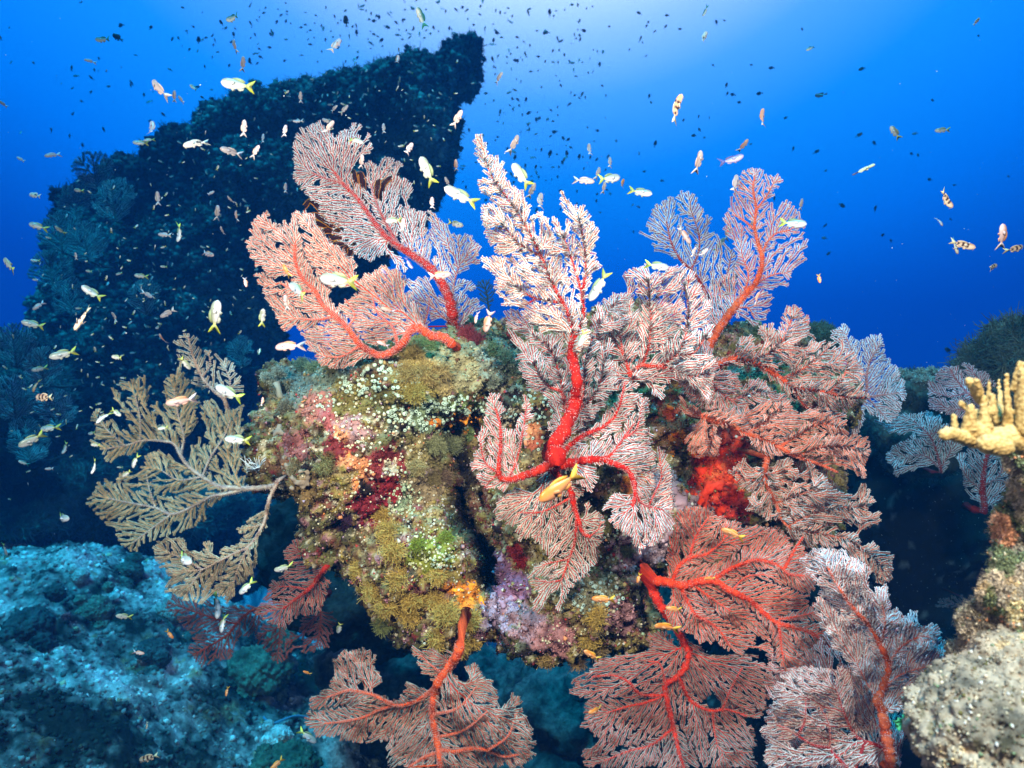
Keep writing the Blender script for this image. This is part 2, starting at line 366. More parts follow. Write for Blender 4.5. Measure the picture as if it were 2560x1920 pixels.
RED = (0.50, 0.022, 0.014); ORED = (0.72, 0.075, 0.03); PALE = (0.66, 0.66, 0.63); PINK = (0.66, 0.50, 0.44)
def sea_fan(name, label, polys, stems, d0, gx=0.0, gy=0.0, amp=0.05, wl=260.0, pol=PALE, br=RED, st=None, sp=7.8, fringe=3.2, holes=(), seed=1,
            root=0.16, tip_d=0.0, r_br=0.74, parts=True, dots=14.0, pk=4, warp=1.0, group=None, acute=0.86, lobes=False, layers=1, fold=-1):
    rng = np.random.default_rng(seed); st = st or br
    if sp > 7: sp *= 0.9; fringe *= 0.9; r_br *= 0.95
    X, par, R, leaf, ns = colonize(polys, holes, stems, sp, rng, 0.55, acute, lobes); n = len(X)
    cx, cy = stems[0][0][0][:2]
    def depth(q):
        e = np.stack([q[:, 0], q[:, 1], np.full(len(q), seed * 3.7)], -1)
        r = np.hypot(q[:, 0] - cx, q[:, 1] - cy) / 1000
        return d0 + gx * (q[:, 0] - cx) / 1000 + gy * (q[:, 1] - cy) / 1000 + warp * amp * (fbm(e / wl, 2, seed) + 0.35 * fbm(e / (wl * 0.28), 2, seed + 3)) + tip_d * r
    d = depth(X); sc = d / F_PX
    Wd = np.stack([(X[:, 0] - 1280) * sc, d, (960 - X[:, 1]) * sc], -1)
    rt = empty(name, tuple(Wd[0])); tag(rt, label, 'sea fan', group)
    # stem
    a = Acc(); ptr = 0
    for si, (pl, r0, r1) in enumerate(stems):
        q = resample([p[:2] for p in pl], sp * 0.6); m = len(q); w = Wd[ptr:ptr + m]; rr = (r1 + (r0 - r1) * np.linspace(1, 0, m) ** 1.25) * (0.9 if si == 0 else 0.66) * sc[ptr:ptr + m]
        if si == 0 and root:
            b = w[0] + np.array([0, root, 0]); w = np.vstack([b, (b + w[0]) / 2 - (w[1] - w[0]), w]); rr = np.r_[rr[0] * 1.3, rr[0] * 1.15, rr]
        if si > 0:
            j = par[ptr]; w = np.vstack([Wd[j], w]); rr = np.r_[rr[0], rr]
        V, F = tube(w, rr, 12, 0.6, seed + si); fb = np.clip(0.5 + 1.3 * fbm(V * 260, 3, seed), 0, 1)[:, None]; c = (np.array(st) * 0.62 * (1 - fb) + np.clip(np.array(st) * (1.15, 1.5, 1.2) + (0.03, 0.008, 0.0), 0, 1) * fb) * (1 + 0.25 * fbm(V * 50, 2, seed)[:, None]); a.add(V, F, np.clip(c, 0, 1)); ptr += m
    a.build('stem', M_STEM, rt, True)
    # branches and their fringe of polyps; a fan may carry extra partial blades folded over the first
    bA, pA = Acc(), Acc()
    for ly in range(layers):
        if ly:
            X, par, R_, leaf, ns = colonize([[(u + 7 * ly, v - 5) for u, v in p] for p in polys], holes, stems, sp * 1.05, np.random.default_rng(seed + 100 * ly), 0.16, acute, lobes)
            n = len(X); d = depth(X); e = np.stack([X[:, 0], X[:, 1], np.full(n, seed * 1.3 + ly)], -1); far_ = np.clip((np.arange(n) >= ns) * 1.0, 0, 1)
            d = d + fold * far_ * (0.012 + 0.05 * np.abs(fbm(e / 90, 2, seed + ly))); sc = d / F_PX; Wd = np.stack([(X[:, 0] - 1280) * sc, d, (960 - X[:, 1]) * sc], -1)
        i = np.arange(ns, n); pa = par[i]
        rb = (r_br * np.minimum(1 + 0.10 * np.maximum(leaf - 1, 0) ** 0.55, 4.0)); rb_i = rb[i]; rb_p = np.where(pa >= ns, rb[pa], rb_i)
        Wb = Wd.copy(); Wb[:, 1] += rng.normal(size=n) * 0.0006
        tone = (1 + 0.28 * fbm(np.stack([X[:, 0], X[:, 1], np.full(n, seed)], -1) / 60, 2, 77))[:, None]
        cb = np.array(br)[None] * (1 + 0.15 * rng.normal(size=(len(i), 1))) * tone[i]
        bA.add(*prisms(Wb[pa], Wb[i], rb_p * sc[pa], rb_i * sc[i], np.clip(cb, 0, 1), 4))
        k = pk * 2; ii = np.repeat(i, k); pp = np.repeat(pa, k); u = rng.random(len(ii))[:, None]
        base = Wb[pp] * (1 - u) + Wb[ii] * u; t = Wb[ii] - Wb[pp]; t /= np.linalg.norm(t, axis=1)[:, None] + 1e-9
        side = np.cross(t, [0, 1.0, 0]); side /= np.linalg.norm(side, axis=1)[:, None] + 1e-9
        sg = np.where(rng.random(len(ii)) < 0.5, 1, -1); o = rb[ii] + rng.uniform(0.0, 1.0, len(ii)) * fringe
        fs = sc[ii]; pos = base + side * (sg * o * fs)[:, None]; pos[:, 1] += rng.uniform(-0.45, 1.0, len(ii)) * fringe * fs
        sz = fs * fringe * rng.uniform(0.20, 0.40, len(ii)); col = np.clip(np.array(pol)[None] * rng.uniform(0.7, 1.25, (len(ii), 1)) * tone[ii], 0, 0.9)
        pA.add(*blobs(pos, sz, col, rng))
        fo = fringe * (0.50 + 0.12 * rng.normal(size=n)).clip(0.25, 0.8)      # the closed rows of polyps along both sides
        T_ = Wb[i] - Wb[pa]; T_ /= np.linalg.norm(T_, axis=1)[:, None] + 1e-9; S_ = np.zeros((n, 3)); S_[i] = np.cross(T_, [0, 1.0, 0]); S_ /= np.linalg.norm(S_, axis=1)[:, None] + 1e-9; S_[:ns] = 0
        pc = np.clip(np.array(pol)[None] * rng.uniform(0.62, 1.05, (len(i), 1)) * tone[i], 0, 0.9)
        for sg_ in (1, -1):
            a0 = Wb[pa] + (np.where(pa[:, None] >= ns, S_[pa], S_[i])) * (sg_ * (rb_p + fo[pa]) * sc[pa])[:, None]; a1 = Wb[i] + S_[i] * (sg_ * (rb_i + fo[i]) * sc[i])[:, None]
            a0[:, 1] += 0.25 * fringe * sc[i]; a1[:, 1] += 0.25 * fringe * sc[i]; w0 = fringe * 0.36 * rng.uniform(0.8, 1.2, len(i)) * sc[i]
            pA.add(*prisms(a0, a1, w0, w0 * rng.uniform(0.7, 1.2, len(i)), pc, 3))
        if ly == 0: keep0 = (R, sc, Wd, ns)
    bA.build('branchlets', M_BRANCH, rt); b = pA; R, sc, Wd, ns = keep0
    if dots:                                # polyps standing on the stem
        m = int(ns * dots); j = rng.integers(0, ns, m); an = rng.uniform(0, 2 * np.pi, m); t = np.zeros((m, 3))
        rr = R[j] * sc[j] * rng.uniform(0.75, 1.15, m)
        tt = Wd[np.minimum(j + 1, ns - 1)] - Wd[j]; tt /= np.linalg.norm(tt, axis=1)[:, None] + 1e-9
        u_ = np.cross(tt, [0, 1.0, 0]); u_ /= np.linalg.norm(u_, axis=1)[:, None] + 1e-9; w_ = np.cross(u_, tt)
        pos = Wd[j] + rr[:, None] * (np.cos(an)[:, None] * u_ + np.sin(an)[:, None] * w_)
        b.add(*blobs(pos, sc[j] * rng.uniform(0.7, 1.5, m), np.clip(np.array(pol) * 0.55 * rng.uniform(0.5, 1, (m, 1)) + np.array(st) * 0.55, 0, 1), rng, 'oct'))
    b.build('polyps', M_POLYP, rt)
    return rt
def cr_(ox, oy, s): return lambda L: [(ox + x / s, oy + y / s) for x, y in L]
k1 = cr_(0, 0, 2.572); k2 = cr_(850, 0, 2.572); k3 = cr_(1700, 0, 2.572); k4 = cr_(0, 640, 2.572); k5 = cr_(600, 270, 2.5136)
k6 = cr_(850, 640, 2.572); k7 = cr_(1700, 640, 2.572); k8 = cr_(0, 1280, 2.572); k9 = cr_(850, 1280, 2.572); k10 = cr_(1700, 1280, 2.572)
kD = cr_(0, 0, 0.8643); z1 = cr_(1250, 630, 3.016); z2 = cr_(690, 780, 3.016); z3 = cr_(1150, 1050, 2.765)
# ------------------------------------------------------------------ rocks, sea bed, water
def pick(noise, cols, cuts):
    """hard-edged patches of colour by a noise value"""
    c = np.zeros((len(noise), 3)); k = np.searchsorted(cuts, noise)
    return np.array(cols)[k]
def reef_rock(name, label, cat, shapes, voxel, amp, scale, colour, mat, seed, relax=4, worm=0.4, origin=None, carve=None):
    V, F = fuse(shapes, voxel); V = smooth(V, F, relax)
    if carve is not None: V = carve(V)
    n = normals(V, F); V = V + n * (amp * fbm(V / scale, 5, seed, 0.55))[:, None]
    n = normals(V, F); V = V - n * (amp * worm * (worley(V / (scale * 0.33), seed) - 0.5))[:, None]
    V = V + normals(V, F) * (amp * 0.28 * fbm(V / (scale * 0.10), 3, seed + 2, 0.7))[:, None]
    n = normals(V, F); c = colour(V, n)
    o0 = origin or (V[:, 0].mean(), V[:, 1].mean(), V[:, 2].min())
    o = link(name, mesh_np(name, V - np.array(o0), F, c, True), mat, None, o0); tag(o, label, cat)
    return o, V, F, n
def spots(V, c, L, seed=3, rough=36):
    """patches with a broken outline: (x, y, radius) in 2212-wide picture units, colour"""
    q = proj(V) / 1.157; w = fbm(V * 55, 4, seed) * rough
    for x, y, r, col in L:
        m = np.hypot(q[:, 0] - x, q[:, 1] - y) + w < r
        c[m] = np.array(col) * (1 + 0.25 * fbm(V[m] * 160, 2, seed + 5)[:, None])
    return c
OLIVE = (0.13, 0.115, 0.035); TAN = (0.34, 0.25, 0.10); MAROON = (0.22, 0.03, 0.03); MAUVE = (0.36, 0.17, 0.20); CREAM = (0.60, 0.53, 0.38)
ORANGE = (0.80, 0.27, 0.03); BROWN = (0.13, 0.07, 0.03); DARK = (0.02, 0.012, 0.012); MOSS = (0.17, 0.24, 0.13); PGREEN = (0.36, 0.47, 0.30); LILAC = (0.44, 0.32, 0.42); PEACH = (0.72, 0.30, 0.14)
def boulder_col(V, n):
    a = fbm(V * 14, 4, 21); b = fbm(V * 34, 4, 33, 0.65); d = fbm(V * 75, 3, 41)
    c = pick(a + 0.35 * b, [DARK, OLIVE, BROWN, TAN, (0.28, 0.21, 0.05), (0.20, 0.07, 0.05)], [-0.30, -0.12, 0.06, 0.22, 0.36])
    m = b > 0.34; c[m] = MAUVE; m = b < -0.28; c[m] = DARK
    m = (d > 0.36); c[m] = CREAM; m = (d < -0.42); c[m] = MAROON
    q = proj(V) / 1.157
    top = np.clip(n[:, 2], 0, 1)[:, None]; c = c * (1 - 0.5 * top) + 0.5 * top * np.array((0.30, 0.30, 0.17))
    L = [(900, 760, 62, (0.36, 0.27, 0.09)), (960, 800, 60, (0.38, 0.30, 0.13)), (1010, 790, 60, (0.34, 0.31, 0.17)), (1080, 790, 50, (0.25, 0.29, 0.22)), (900, 830, 45, (0.35, 0.28, 0.08)),
         (700, 800, 60, (0.22, 0.27, 0.20)), (640, 830, 46, (0.17, 0.21, 0.17)), (690, 880, 38, (0.45, 0.20, 0.16)), (740, 960, 36, MAROON), (720, 910, 30, (0.42, 0.12, 0.12)), (830, 1010, 44, MAROON), (850, 1060, 34, (0.24, 0.015, 0.02)),
         (800, 1090, 40, (0.22, 0.02, 0.03)), (760, 920, 34, (0.50, 0.28, 0.27)), (830, 870, 36, OLIVE), (760, 860, 40, (0.20, 0.17, 0.05)), (990, 900, 50, (0.16, 0.22, 0.08)), (930, 905, 46, (0.20, 0.26, 0.14)),
         (975, 912, 20, ORANGE), (1010, 905, 24, ORANGE), (945, 918, 12, ORANGE), (755, 990, 17, PEACH), (780, 1005, 14, PEACH), (770, 1045, 15, PEACH), (735, 940, 12, PEACH), (610, 1000, 30, (0.24, 0.13, 0.07)), (640, 960, 30, (0.30, 0.11, 0.10)),
         (650, 1060, 40, (0.20, 0.13, 0.05)), (880, 1060, 24, PGREEN), (870, 1090, 20, PGREEN), (850, 1010, 10, CREAM), (930, 980, 48, (0.32, 0.26, 0.11)), (960, 960, 30, (0.27, 0.29, 0.14)), (920, 1050, 40, (0.28, 0.21, 0.12)),
         (1150, 950, 18, (0.40, 0.10, 0.05)), (1140, 930, 16, PEACH), (1010, 1290, 26, ORANGE), (985, 1275, 18, ORANGE), (1045, 1300, 15, (0.70, 0.35, 0.08)), (1000, 1310, 15, ORANGE), (930, 1200, 46, (0.21, 0.23, 0.03)), (950, 1180, 26, (0.26, 0.30, 0.05)),
         (1080, 1320, 46, LILAC), (1110, 1260, 40, (0.30, 0.14, 0.24)), (1075, 1230, 34, (0.22, 0.10, 0.18)), (1150, 1350, 40, (0.44, 0.24, 0.26)), (1200, 1380, 44, (0.38, 0.17, 0.17)), (1280, 1290, 40, (0.24, 0.22, 0.13)), (1330, 1330, 40, (0.34, 0.17, 0.18)),
         (1380, 1180, 56, (0.46, 0.32, 0.36)), (1440, 1060, 42, (0.30, 0.22, 0.24)), (1370, 1040, 24, ORANGE), (1350, 1070, 15, (0.75, 0.2, 0.05)), (1330, 1110, 44, OLIVE), (1290, 1060, 26, (0.20, 0.10, 0.05)),
         (1450, 930, 40, (0.16, 0.07, 0.03)), (1470, 950, 20, ORANGE), (1500, 960, 14, (0.8, 0.35, 0.03)), (1445, 880, 20, (0.75, 0.12, 0.04)), (1460, 830, 20, (0.75, 0.14, 0.03)), (1400, 870, 14, (0.7, 0.1, 0.03)),
         (1560, 1000, 55, (0.80, 0.06, 0.02)), (1540, 1060, 55, (0.82, 0.07, 0.02)), (1590, 950, 34, (0.70, 0.10, 0.06)), (1580, 1090, 34, (0.7, 0.04, 0.02)), (1530, 1010, 26, (0.85, 0.12, 0.03)), (1500, 1110, 40, (0.36, 0.24, 0.27)),
         (1590, 690, 30, (0.16, 0.09, 0.04)), (1620, 720, 30, (0.20, 0.24, 0.14)), (1000, 1000, 18, DARK), (790, 1065, 12, DARK), (745, 1130, 18, (0.03, 0.01, 0.03))]
    c = spots(V, c, L); k = np.clip(1.2 - crack_dist(V) / 24, 0, 1)[:, None]; return c * (1 - k) + k * np.array((0.015, 0.010, 0.008))  # shade inside the crack painted as a dark band along it
BO_SH = [ell(800, 960, 1.44, 175, 200, .22), ell(880, 830, 1.47, 190, 90, .22), ell(1010, 800, 1.52, 130, 80, .2), ell(690, 920, 1.47, 80, 110, .16), ell(610, 960, 1.50, 70, 110, .13), ell(640, 830, 1.58, 60, 55, .10),
         ell(900, 1170, 1.43, 165, 150, .20), ell(780, 1120, 1.46, 120, 110, .16), ell(960, 1290, 1.42, 130, 105, .17), ell(890, 1270, 1.44, 90, 90, .15), ell(1230, 1060, 1.46, 180, 210, .21), ell(1180, 900, 1.50, 150, 130, .19),
         ell(1250, 1250, 1.42, 150, 115, .19), ell(1180, 1330, 1.40, 110, 85, .15), ell(1340, 1320, 1.42, 85, 70, .12), ell(1110, 1230, 1.50, 100, 120, .16), ell(1400, 1100, 1.50, 110, 160, .17), ell(1400, 880, 1.58, 180, 190, .20),
         ell(1350, 730, 1.62, 90, 70, .14), ell(1200, 760, 1.66, 110, 60, .12), ell(1600, 880, 1.62, 190, 170, .20), ell(1600, 745, 1.62, 80, 45, .10), ell(1560, 1040, 1.58, 130, 130, .18), ell(1730, 860, 1.68, 120, 100, .15), ell(1050, 730, 1.62, 80, 45, .1),
         ell(1690, 1050, 1.72, 120, 150, .15), ell(1010, 1000, 1.60, 120, 230, .12), ell(1500, 1180, 1.66, 120, 90, .12)]
CRACK = resample(np.array([(975, 925), (1000, 985), (1012, 1040), (995, 1090), (1022, 1150), (1050, 1205), (1052, 1260)]), 6)
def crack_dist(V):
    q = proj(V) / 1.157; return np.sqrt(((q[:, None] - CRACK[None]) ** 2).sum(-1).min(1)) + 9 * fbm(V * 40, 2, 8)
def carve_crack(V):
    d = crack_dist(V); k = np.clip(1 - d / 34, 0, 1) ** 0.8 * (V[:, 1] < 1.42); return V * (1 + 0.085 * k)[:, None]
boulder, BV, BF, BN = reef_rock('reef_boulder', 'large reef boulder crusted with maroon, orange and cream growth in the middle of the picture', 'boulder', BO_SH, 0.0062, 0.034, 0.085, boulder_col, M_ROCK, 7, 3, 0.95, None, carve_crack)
BT = BVHTree.FromPolygons([Vector(v) for v in BV], [tuple(int(i) for i in f) for ff in BF for f in ff])
def on(T, x, y, k=1.157):
    d = Vector(P(x * k, y * k, 1.0)).normalized(); h = T.ray_cast(Vector((0, 0, 0)), d, 30)
    return (np.array(h[0]), np.array(h[1])) if h[0] is not None else (None, None)
rng = np.random.default_rng(5)
# fine encrusting growth over the boulder, in the colour of the ground it stands on or of its neighbours
keepf = lambda p, n: np.clip(-(p * n).sum(1) / np.linalg.norm(p, axis=1) + 0.3, 0, 1)
def crumbs(name, V, F, colf, count, smin, smax, mat, root, rng, shape='tet', jitter=0.35, pal=None, palp=0.3, lift=0.5, aspect=None, keep=keepf, kind='stuff'):
    p, n = sample(V, F, count, rng, keep); s = smin + (smax - smin) * rng.random(count) ** 2.2
    c = colf(p, n) * rng.uniform(1 - jitter, 1 + jitter, (count, 1))
    if pal is not None:
        m = rng.random(count) < palp * (0.5 + fbm(p * 30, 2, 3)); c[m] = np.array(pal)[rng.integers(0, len(pal), m.sum())]
    Vb, Fb, cb = blobs(p + n * (s * lift)[:, None], s, np.clip(c, 0, 1), rng, shape, aspect)
    o = child(name, Vb, Fb, mat, root, cb); tag(o, kind=kind); return o
PAL = [CREAM, CREAM, DARK, BROWN, PEACH, MAUVE, PGREEN, (0.68, 0.66, 0.58), LILAC, TAN, (0.5, 0.06, 0.05), OLIVE, BROWN, (0.62, 0.60, 0.48)]
crumbs('encrusting_turf', BV, BF, boulder_col, 60000, 0.0008, 0.0034, M_SPECK, boulder, rng, 'tet', 0.5, PAL, 0.22)
crumbs('pebbly_crust', BV, BF, boulder_col, 9000, 0.002, 0.0062, M_SPECK, boulder, rng, 'oct', 0.4, PAL, 0.30, 0.2)
# short hair of algae: thin blades standing off the rock
def hair(name, V, F, colf, count, l0, l1, r, mat, root, rng, droop=0.3, keep=keepf, seg=2):
    p, n = sample(V, F, count, rng, keep); L = rng.uniform(l0, l1, count); A = []; d = n + rng.normal(size=n.shape) * 0.6; d /= np.linalg.norm(d, axis=1)[:, None]
    c = colf(p, n) * rng.uniform(0.7, 1.6, (count, 1)); a = Acc(); q = p
    for s in range(seg):
        e = q + d * (L / seg)[:, None]; rr = np.full(count, r) * (1 - 0.4 * s)
        a.add(*prisms(q, e, rr, rr * 0.6, np.clip(c, 0, 1), 3)); q = e; d = d + rng.normal(size=d.shape) * 0.5; d[:, 2] -= droop; d /= np.linalg.norm(d, axis=1)[:, None]
    o = a.build(name, mat, root); tag(o, kind='stuff'); return o
hair('algae_hair', BV, BF, boulder_col, 26000, 0.004, 0.013, 0.00035, M_SPECK, boulder, rng)
# sea squirts: little pale cups with an open mouth
def cups(pts, nrm, sz, cols, rng, hole=(0.02, 0.05, 0.03)):
    k = 8; prof = [(0.30, 0.0), (0.75, 0.35), (0.85, 0.9), (0.62, 1.35), (0.34, 1.45), (0.28, 0.95)]
    a = np.linspace(0, 2 * np.pi, k, endpoint=False); ring = np.array([[(r * np.cos(t), r * np.sin(t), h) for t in a] for r, h in prof]).reshape(-1, 3)
    ring = np.vstack([ring, [(0, 0, 0.85)]]); m = len(prof); i = np.arange(m - 1)[:, None] * k; j = np.arange(k)[None]; j2 = (j + 1) % k
    q = np.stack([i + j, i + j2, i + k + j2, i + k + j], -1).reshape(-1, 4); tr = np.stack([(m - 1) * k + np.arange(k), (m - 1) * k + (np.arange(k) + 1) % k, np.full(k, m * k)], -1)
    R = aim(nrm + rng.normal(size=nrm.shape) * 0.45); n = len(pts); V = np.einsum('nij,kj->nki', R, ring) * sz[:, None, None] + pts[:, None]; off = np.arange(n)[:, None, None] * len(ring)
    c = np.repeat(cols[:, None], len(ring), 1); c[:, (m - 1) * k:] = hole
    return V.reshape(-1, 3), [(q[None] + off).reshape(-1, 4), (tr[None] + off).reshape(-1, 3)], c.reshape(-1, 3)
def cup_zone(zones, root, T, rng, name='sea_squirts'):
    pts = []; nr = []; sz = []; cl = []
    for (x, y, rx, ry, cnt, smin, smax, col) in zones:
        for _ in range(int(cnt * (0.5 if col == CC else 0.85))):
            th = rng.uniform(0, 6.28); r = math.sqrt(rng.random()); h, n = on(T, x + rx * r * math.cos(th), y + ry * r * math.sin(th))
            if h is None or h[1] > 1.75: continue
            pts.append(h); nr.append(n); sz.append(rng.uniform(smin, smax)); cl.append(np.array(col) * rng.uniform(0.75, 1.15))
    V, F, c = cups(np.array(pts), np.array(nr) + np.array([0, -0.5, 0.2]), np.array(sz), np.array(cl), rng); o = child(name, V, F, M_SPECK, root, np.clip(c, 0, 1), True); tag(o, kind='stuff')
GG = (0.50, 0.66, 0.54); CC = (0.70, 0.66, 0.46)
cup_zone([(820, 820, 90, 45, 170, .0022, .0052, GG), (930, 900, 100, 40, 230, .0022, .0055, GG), (1010, 880, 60, 30, 90, .0022, .005, GG), (760, 900, 70, 70, 150, .0015, .004, CC), (830, 960, 90, 70, 200, .0014, .004, CC),
          (930, 1190, 55, 50, 130, .0016, .0034, (0.66, 0.70, 0.45)), (960, 1215, 30, 25, 30, .0022, .004, GG), (1290, 1290, 55, 45, 90, .002, .0046, (0.42, 0.56, 0.50)), (780, 1100, 80, 60, 150, .0012, .003, CC), (870, 1080, 40, 40, 70, .0018, .004, (0.52, 0.62, 0.42)),
          (1150, 880, 60, 40, 60, .002, .0045, GG), (1190, 980, 60, 60, 30, .002, .0045, GG), (1330, 1190, 40, 60, 30, .002, .004, GG), (900, 1120, 90, 60, 90, .0014, .0034, (0.66, 0.62, 0.5)), (1250, 1370, 120, 30, 90, .0012, .003, CC), (660, 1060, 60, 90, 70, .0012, .003, CC),
          (1600, 870, 60, 30, 40, .003, .0055, (0.6, 0.66, 0.62)), (1010, 1240, 60, 60, 70, .0014, .003, CC), (700, 870, 25, 20, 25, .002, .0045, GG)], boulder, BT, rng)
# fluffy tufts
def tuft(pos, nrm, R_, col, rng, n=620, r=0.00042, curl=0.8, seg=3):
    d = rng.normal(size=(n, 3)); d /= np.linalg.norm(d, axis=1)[:, None]; flip = (d @ nrm) < -0.25; d[flip] *= -1
    q = pos + d * (R_ * 0.25 * rng.random(n))[:, None]; a = Acc(); L = R_ * rng.uniform(0.5, 1.0, n) / seg; lob = 1 + 0.45 * fbm(d * 2.2 + pos * 40, 2, 5); L = L * lob; c = np.array(col) * rng.uniform(0.6, 1.5, (n, 1))
    for s in range(seg):
        e = q + d * L[:, None]; a.add(*prisms(q, e, np.full(n, r), np.full(n, r * 0.8), np.clip(c * (0.8 + 0.25 * s), 0, 1), 3)); q = e; d = d + rng.normal(size=d.shape) * curl; d /= np.linalg.norm(d, axis=1)[:, None]
    m = n // 2; a.add(*blobs(q[:m], np.full(m, r * 2.0), np.clip(c[:m] * 1.25, 0, 1), rng)); return a.out()
GOLD = (0.44, 0.30, 0.075)
for x, y, R_, col in [(840,1150,.030,GOLD),(850,1195,.032,GOLD),(825,1115,.024,GOLD),(865,1250,.032,GOLD),(895,1290,.030,GOLD),(930,1300,.030,GOLD),(962,1330,.034,GOLD),(1015,1335,.030,GOLD),(940,1375,.032,GOLD),(885,1330,.028,GOLD),
        (780,1230,.026,GOLD),(805,1275,.028,GOLD),(835,1310,.028,GOLD),(990,1390,.028,GOLD),(1020,1380,.024,GOLD),(945,1245,.022,GOLD),(1290,1335,.028,GOLD),(1275,1375,.030,GOLD),(1290,1400,.030,(0.36,0.25,0.12)),(1180,1420,.024,(0.30,0.20,0.07)),(1245,1425,.024,(0.33,0.2,0.08)),
        (895,770,.034,(0.36,0.27,0.09)),(925,750,.032,(0.26,0.33,0.12)),(960,745,.030,(0.22,0.33,0.16)),(880,810,.030,(0.36,0.28,0.10)),(920,810,.030,(0.38,0.28,0.1)),(895,850,.028,(0.36,0.30,0.08)),(955,800,.028,(0.38,0.30,0.13)),(940,960,.026,(0.26,0.27,0.14)),(975,965,.026,(0.26,0.28,0.15)),
        (990,945,.022,(0.27,0.27,0.14)),(925,1040,.034,(0.33,0.26,0.12)),(960,1030,.026,(0.30,0.2,0.13)),(900,1010,.024,(0.33,0.27,0.12)),(1010,725,.026,(0.32,0.05,0.05)),(1035,740,.026,(0.28,0.05,0.05)),(1060,760,.026,(0.17,0.22,0.1)),(1090,775,.028,(0.14,0.2,0.12)),
        (1110,800,.026,(0.2,0.25,0.16)),(680,800,.028,(0.2,0.26,0.14)),(720,790,.026,(0.3,0.27,0.12)),(650,790,.022,(0.12,0.2,0.14)),(1125,1210,.024,(0.36,0.03,0.03)),(1115,1185,.020,(0.3,0.03,0.03)),(900,1180,.018,(0.2,0.24,0.03)),(960,1165,.02,(0.2,0.24,0.03)),
        (1210,1120,.026,(0.15,0.16,0.04)),(1230,1170,.024,(0.15,0.16,0.04)),(1350,1190,.022,(0.17,0.19,0.09)),(700,1010,.022,(0.22,0.2,0.08)),(640,1010,.02,(0.2,0.16,0.08)),(620,880,.02,(0.16,0.15,0.1)),(1380,730,.02,(0.1,0.17,0.15)),(1320,700,.02,(0.1,0.17,0.15)),(1640,725,.022,(0.1,0.15,0.07)),(830,1350,.024,(0.2,0.22,0.08))]:
    h, n = on(BT, x, y)
    if h is None: continue
    V, F, c = tuft(h, n, R_, col, rng); child('algae_tuft', V, F, M_SPECK, boulder, c)
# orange and red sponge crusts that stand proud, made of fused lumps
def sponge(name, label, spotsL, col, root, T, rng, s0=0.010, seed=4):
    sh = []
    for x, y, r in spotsL:
        h, n = on(T, x, y)
        if h is None: continue
        for _ in range(14):
            s = r * rng.uniform(0.22, 0.5); o_ = rng.normal(size=3) * r * 0.62; o_ -= n * (o_ @ n) * 0.85; sh.append((ICO * s * np.array([1, 0.7, 1]) + h + o_, ICOF))
    V, F = fuse(sh, 0.0026); V = smooth(V, F, 3); n = normals(V, F); V = V + n * (0.0042 * fbm(V * 120, 4, seed, 0.6))[:, None] - n * (0.0028 * np.clip(0.35 - worley(V * 90, seed), 0, 1) * 3)[:, None]
    c = np.array(col) * (1 + 0.35 * fbm(V * 70, 3, seed))[:, None]; o = child(name, V, F, M_SPECK, root, np.clip(c, 0, 1), True); tag(o, label); return o
sponge('sponge', 'bright orange lumpy sponge crust below the sea squirts', [(975,912,.011),(1005,900,.012),(1020,915,.010),(950,922,.008),(1030,895,.007)], (0.85, 0.30, 0.03), boulder, BT, rng)
sponge('sponge', 'orange and yellow sponge crust low on the boulder', [(1010,1285,.012),(985,1275,.010),(1040,1300,.009),(995,1310,.009),(1020,1265,.008)], (0.85, 0.33, 0.03), boulder, BT, rng)
sponge('sponge', 'small peach sponge lumps on the maroon patch', [(752,985,.008),(783,1010,.008),(770,1050,.008),(735,935,.006),(795,1075,.005),(640,1090,.005),(650,1140,.005),(700,1110,.005)], (0.80, 0.28, 0.08), boulder, BT, rng)
sponge('sponge', 'brown-peach sponge knob left of the red trunk', [(1150,952,.012),(1140,940,.009)], (0.62, 0.25, 0.13), boulder, BT, rng)
sponge('sponge', 'glossy scarlet sponge sheet beneath the orange sea fan', [(1555,990,.022),(1540,1050,.024),(1575,1075,.020),(1530,1015,.02),(1590,960,.018),(1520,1080,.018),(1600,1010,.016),(1560,1100,.014)], (0.80, 0.05, 0.018), boulder, BT, rng, seed=9)
sponge('sponge', 'orange sponge tufts under the white wavy sea fan', [(1460,835,.010),(1475,830,.009),(1445,885,.010),(1460,940,.008),(1480,950,.008),(1370,1040,.011),(1385,1060,.009),(1500,950,.006)], (0.85, 0.16, 0.02), boulder, BT, rng)
sponge('sponge', 'rounded grey-mauve sponge under the curled edge of the draped sea fan', [(1450,1060,.026),(1440,1110,.026),(1420,1150,.024),(1385,1180,.022),(1360,1200,.016)], (0.40, 0.25, 0.29), boulder, BT, rng, seed=12)
sponge('sponge', 'grey-brown sponge knobs on the left shoulder of the boulder', [(625,1010,.016),(650,1040,.014),(610,1045,.012),(690,1000,.012),(600,930,.012),(560,900,.010)], (0.25, 0.20, 0.15), boulder, BT, rng, seed=14)
sponge('sponge', 'lilac coral crust beside the dark crevice', [(1085,1310,.014),(1110,1290,.012),(1070,1340,.011),(1075,1240,.012),(1085,1200,.010)], (0.42, 0.27, 0.38), boulder, BT, rng, seed=15)
h, n = on(BT, 700, 838)
